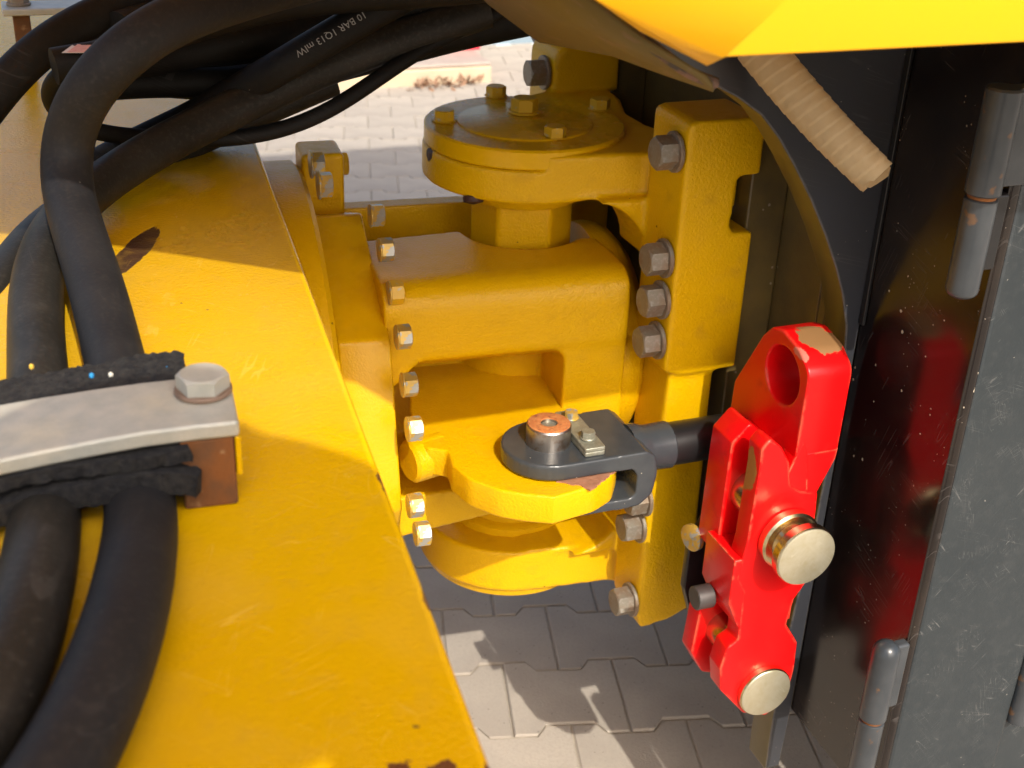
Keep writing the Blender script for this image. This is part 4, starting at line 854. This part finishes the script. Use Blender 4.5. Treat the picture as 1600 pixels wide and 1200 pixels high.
hx = (Q(222, 770, 'z', ZH).x, Q(72, 770, 'z', ZH).x)
def hump(x): return max([0] + [math.sqrt(max(0, 0.030 ** 2 - (x - c_) ** 2)) / 0.030 for c_ in hx])
pad(YC - 0.006, YC + 0.10, lambda x: barz(x) - 0.0118, 0.0085, -0.4535, lambda x: -0.0015 + 0.0015 * math.sin(x * 55), 0.0005, 'rubber_pad')
pad(YC - 0.010, YC + 0.08, lambda x: 1.0865 + hump(x) * 0.0035 - 0.0055 - 0.012 * max(0, (-0.53 - x) / 0.1), 0.0155, -0.4525, lambda x: 0.002 * math.sin(x * 38 + 1), 0.0005, 'rubber_pad')
pb = bmesh.new()
# thick pad showing behind the bar
pad(YC + 0.066, YC + 0.112, lambda x: 1.110 - 0.02 * max(0, (-0.47 - x) / 0.2), 0.022, -0.452, lambda x: 0.0015 * noise.noise(_v(x * 50, 0, 0)), 0.0025, 'rubber_pad')
for px, py, c_ in ((49, 573, 'y'), (143, 587, 'b'), (261, 577, 'b'), (173, 586, 'w'), (247, 579, 'y')):
    q = W(Q(px, py, 'z', 1.108)); bb = bmesh.new(); bmesh.ops.create_icosphere(bb, subdivisions=1, radius=0.0018, matrix=Matrix.Translation(q) @ Matrix.Diagonal((1, 1, 1.3, 1)))
    key = {'y': ('yellow_granule', (0.65, 0.42, 0.05)), 'b': ('blue_granule', (0.02, 0.25, 0.55)), 'w': ('white_granule', (0.6, 0.58, 0.5))}[c_]
    if key[0] not in M: M[key[0]] = Mat(key[0], key[1], 0.7).done()
    mk('rubber_granule', bb, M[key[0]], cl)
# second clamp at the far top left
c2 = thing('far_hose_clamp', W(Q(75, 60, 'z', ZD)), 'small dull clamp bar on a rusty post in the top left corner', 'clamp')
q = D(44, 60, 1.5); 
b = bmesh.new(); bq = zp(44, 118, ZD); kk = (bq - CAM).length; tq = P(44, 18, 'y', bq.y); zq = _v(bq.x, bq.y, tq.z)
box(b, zq.x - 0.010, zq.x + 0.012, zq.y - 0.012, zq.y + 0.012, ZD, zq.z); mk('post', b, M['spacer'], c2, bevel=0.002)
b = bmesh.new(); box(b, zq.x - 0.022, zq.x + 0.09, zq.y - 0.03, zq.y + 0.03, zq.z, zq.z + 0.009); mk('clamp_bar', b, M['clampbar'], c2, bevel=0.002)
bolt(c2, _v(zq.x, zq.y, zq.z + 0.009), _v(0, 0, 1), 0.024, 0.012, M['worn_bolt'])

# ================================================================== the person taking the picture (behind the camera; throws the round shade on the deck)
pe = thing('person', (-0.56, -1.78, 0), 'unseen person in dark work clothes and an added pale shade hat holding up a phone', 'person')
def skin_body(name, joints, edges_, mat, sub=2):
    me = bpy.data.meshes.new(name); me.from_pydata([Vector(j[0]) - rootloc(pe) for j in joints], edges_, [])
    o = bpy.data.objects.new(name, me); col.objects.link(o); o.parent = pe
    o.modifiers.new('skin', 'SKIN')
    for i, j in enumerate(joints): me.skin_vertices[0].data[i].radius = (j[1], j[1])
    me.skin_vertices[0].data[0].use_root = True
    s_ = o.modifiers.new('sub', 'SUBSURF'); s_.levels = s_.render_levels = sub
    me.materials.append(mat)
    return o

PXO = 0.005
jl = [(_v(-0.56 + PXO, -1.785, 0.98), 0.13), (_v(-0.56 + PXO, -1.765, 1.25), 0.15), (_v(-0.55 + PXO, -1.705, 1.52), 0.14), (_v(-0.55 + PXO, -1.685, 1.66), 0.06),
      (_v(-0.37 + PXO, -1.705, 1.55), 0.065), (_v(-0.395 + PXO, -1.60, 1.71), 0.085), (_v(-0.50 + PXO, -1.615, 1.44), 0.035),  # right elbow raised to shade more of the deck
      (_v(-0.75 + PXO, -1.705, 1.55), 0.065), (_v(-0.83 + PXO, -1.665, 1.30), 0.05), (_v(-0.68 + PXO, -1.615, 1.44), 0.035),
      (_v(-0.46 + PXO, -1.805, 0.90), 0.09), (_v(-0.46 + PXO, -1.785, 0.50), 0.065), (_v(-0.46 + PXO, -1.825, 0.10), 0.045), (_v(-0.45 + PXO, -1.685, 0.045), 0.04),
      (_v(-0.66 + PXO, -1.805, 0.90), 0.09), (_v(-0.66 + PXO, -1.785, 0.50), 0.065), (_v(-0.66 + PXO, -1.825, 0.10), 0.045), (_v(-0.67 + PXO, -1.685, 0.045), 0.04)]
skin_body('clothed_body', jl, [(0, 1), (1, 2), (2, 3), (2, 4), (4, 5), (5, 6), (2, 7), (7, 8), (8, 9), (0, 10), (10, 11), (11, 12), (12, 13), (0, 14), (14, 15), (15, 16), (16, 17)], M['cloth'])
b = bmesh.new(); bmesh.ops.create_uvsphere(b, u_segments=24, v_segments=16, radius=1, matrix=Matrix.Translation(_v(-0.55 + PXO, -1.665, 1.80)) @ Matrix.Diagonal((0.08, 0.10, 0.125, 1)))
bmesh.ops.create_uvsphere(b, u_segments=8, v_segments=6, radius=0.02, matrix=Matrix.Translation(_v(-0.55 + PXO, -1.565, 1.785))); mk('head', b, M['skin'], pe)
b = bmesh.new(); lathe(b, _v(-0.55 + PXO, -1.665, 1.83), _v(0, 0, 1), [(0.10, 0), (0.178, 0.0), (0.181, 0.006), (0.135, 0.014), (0.13, 0.06), (0.105, 0.11), (0.06, 0.14), (0, 0.15)], 40); mk('shade_hat', b, M['hat'], pe, angle=50)  # unseen hat, added with a wide brim to widen the deck shade
for x in (-0.50, -0.68):
    b = bmesh.new(); bmesh.ops.create_uvsphere(b, u_segments=12, v_segments=8, radius=1, matrix=Matrix.Translation(_v(x + PXO, -1.595, 1.46)) @ Matrix.Diagonal((0.04, 0.025, 0.05, 1))); mk('hand', b, M['skin'], pe)
b = bmesh.new(); box(b, -0.67 + PXO, -0.51 + PXO, -1.58, -1.571, 1.45, 1.53); mk('phone', b, M['rod'], pe, bevel=0.004)
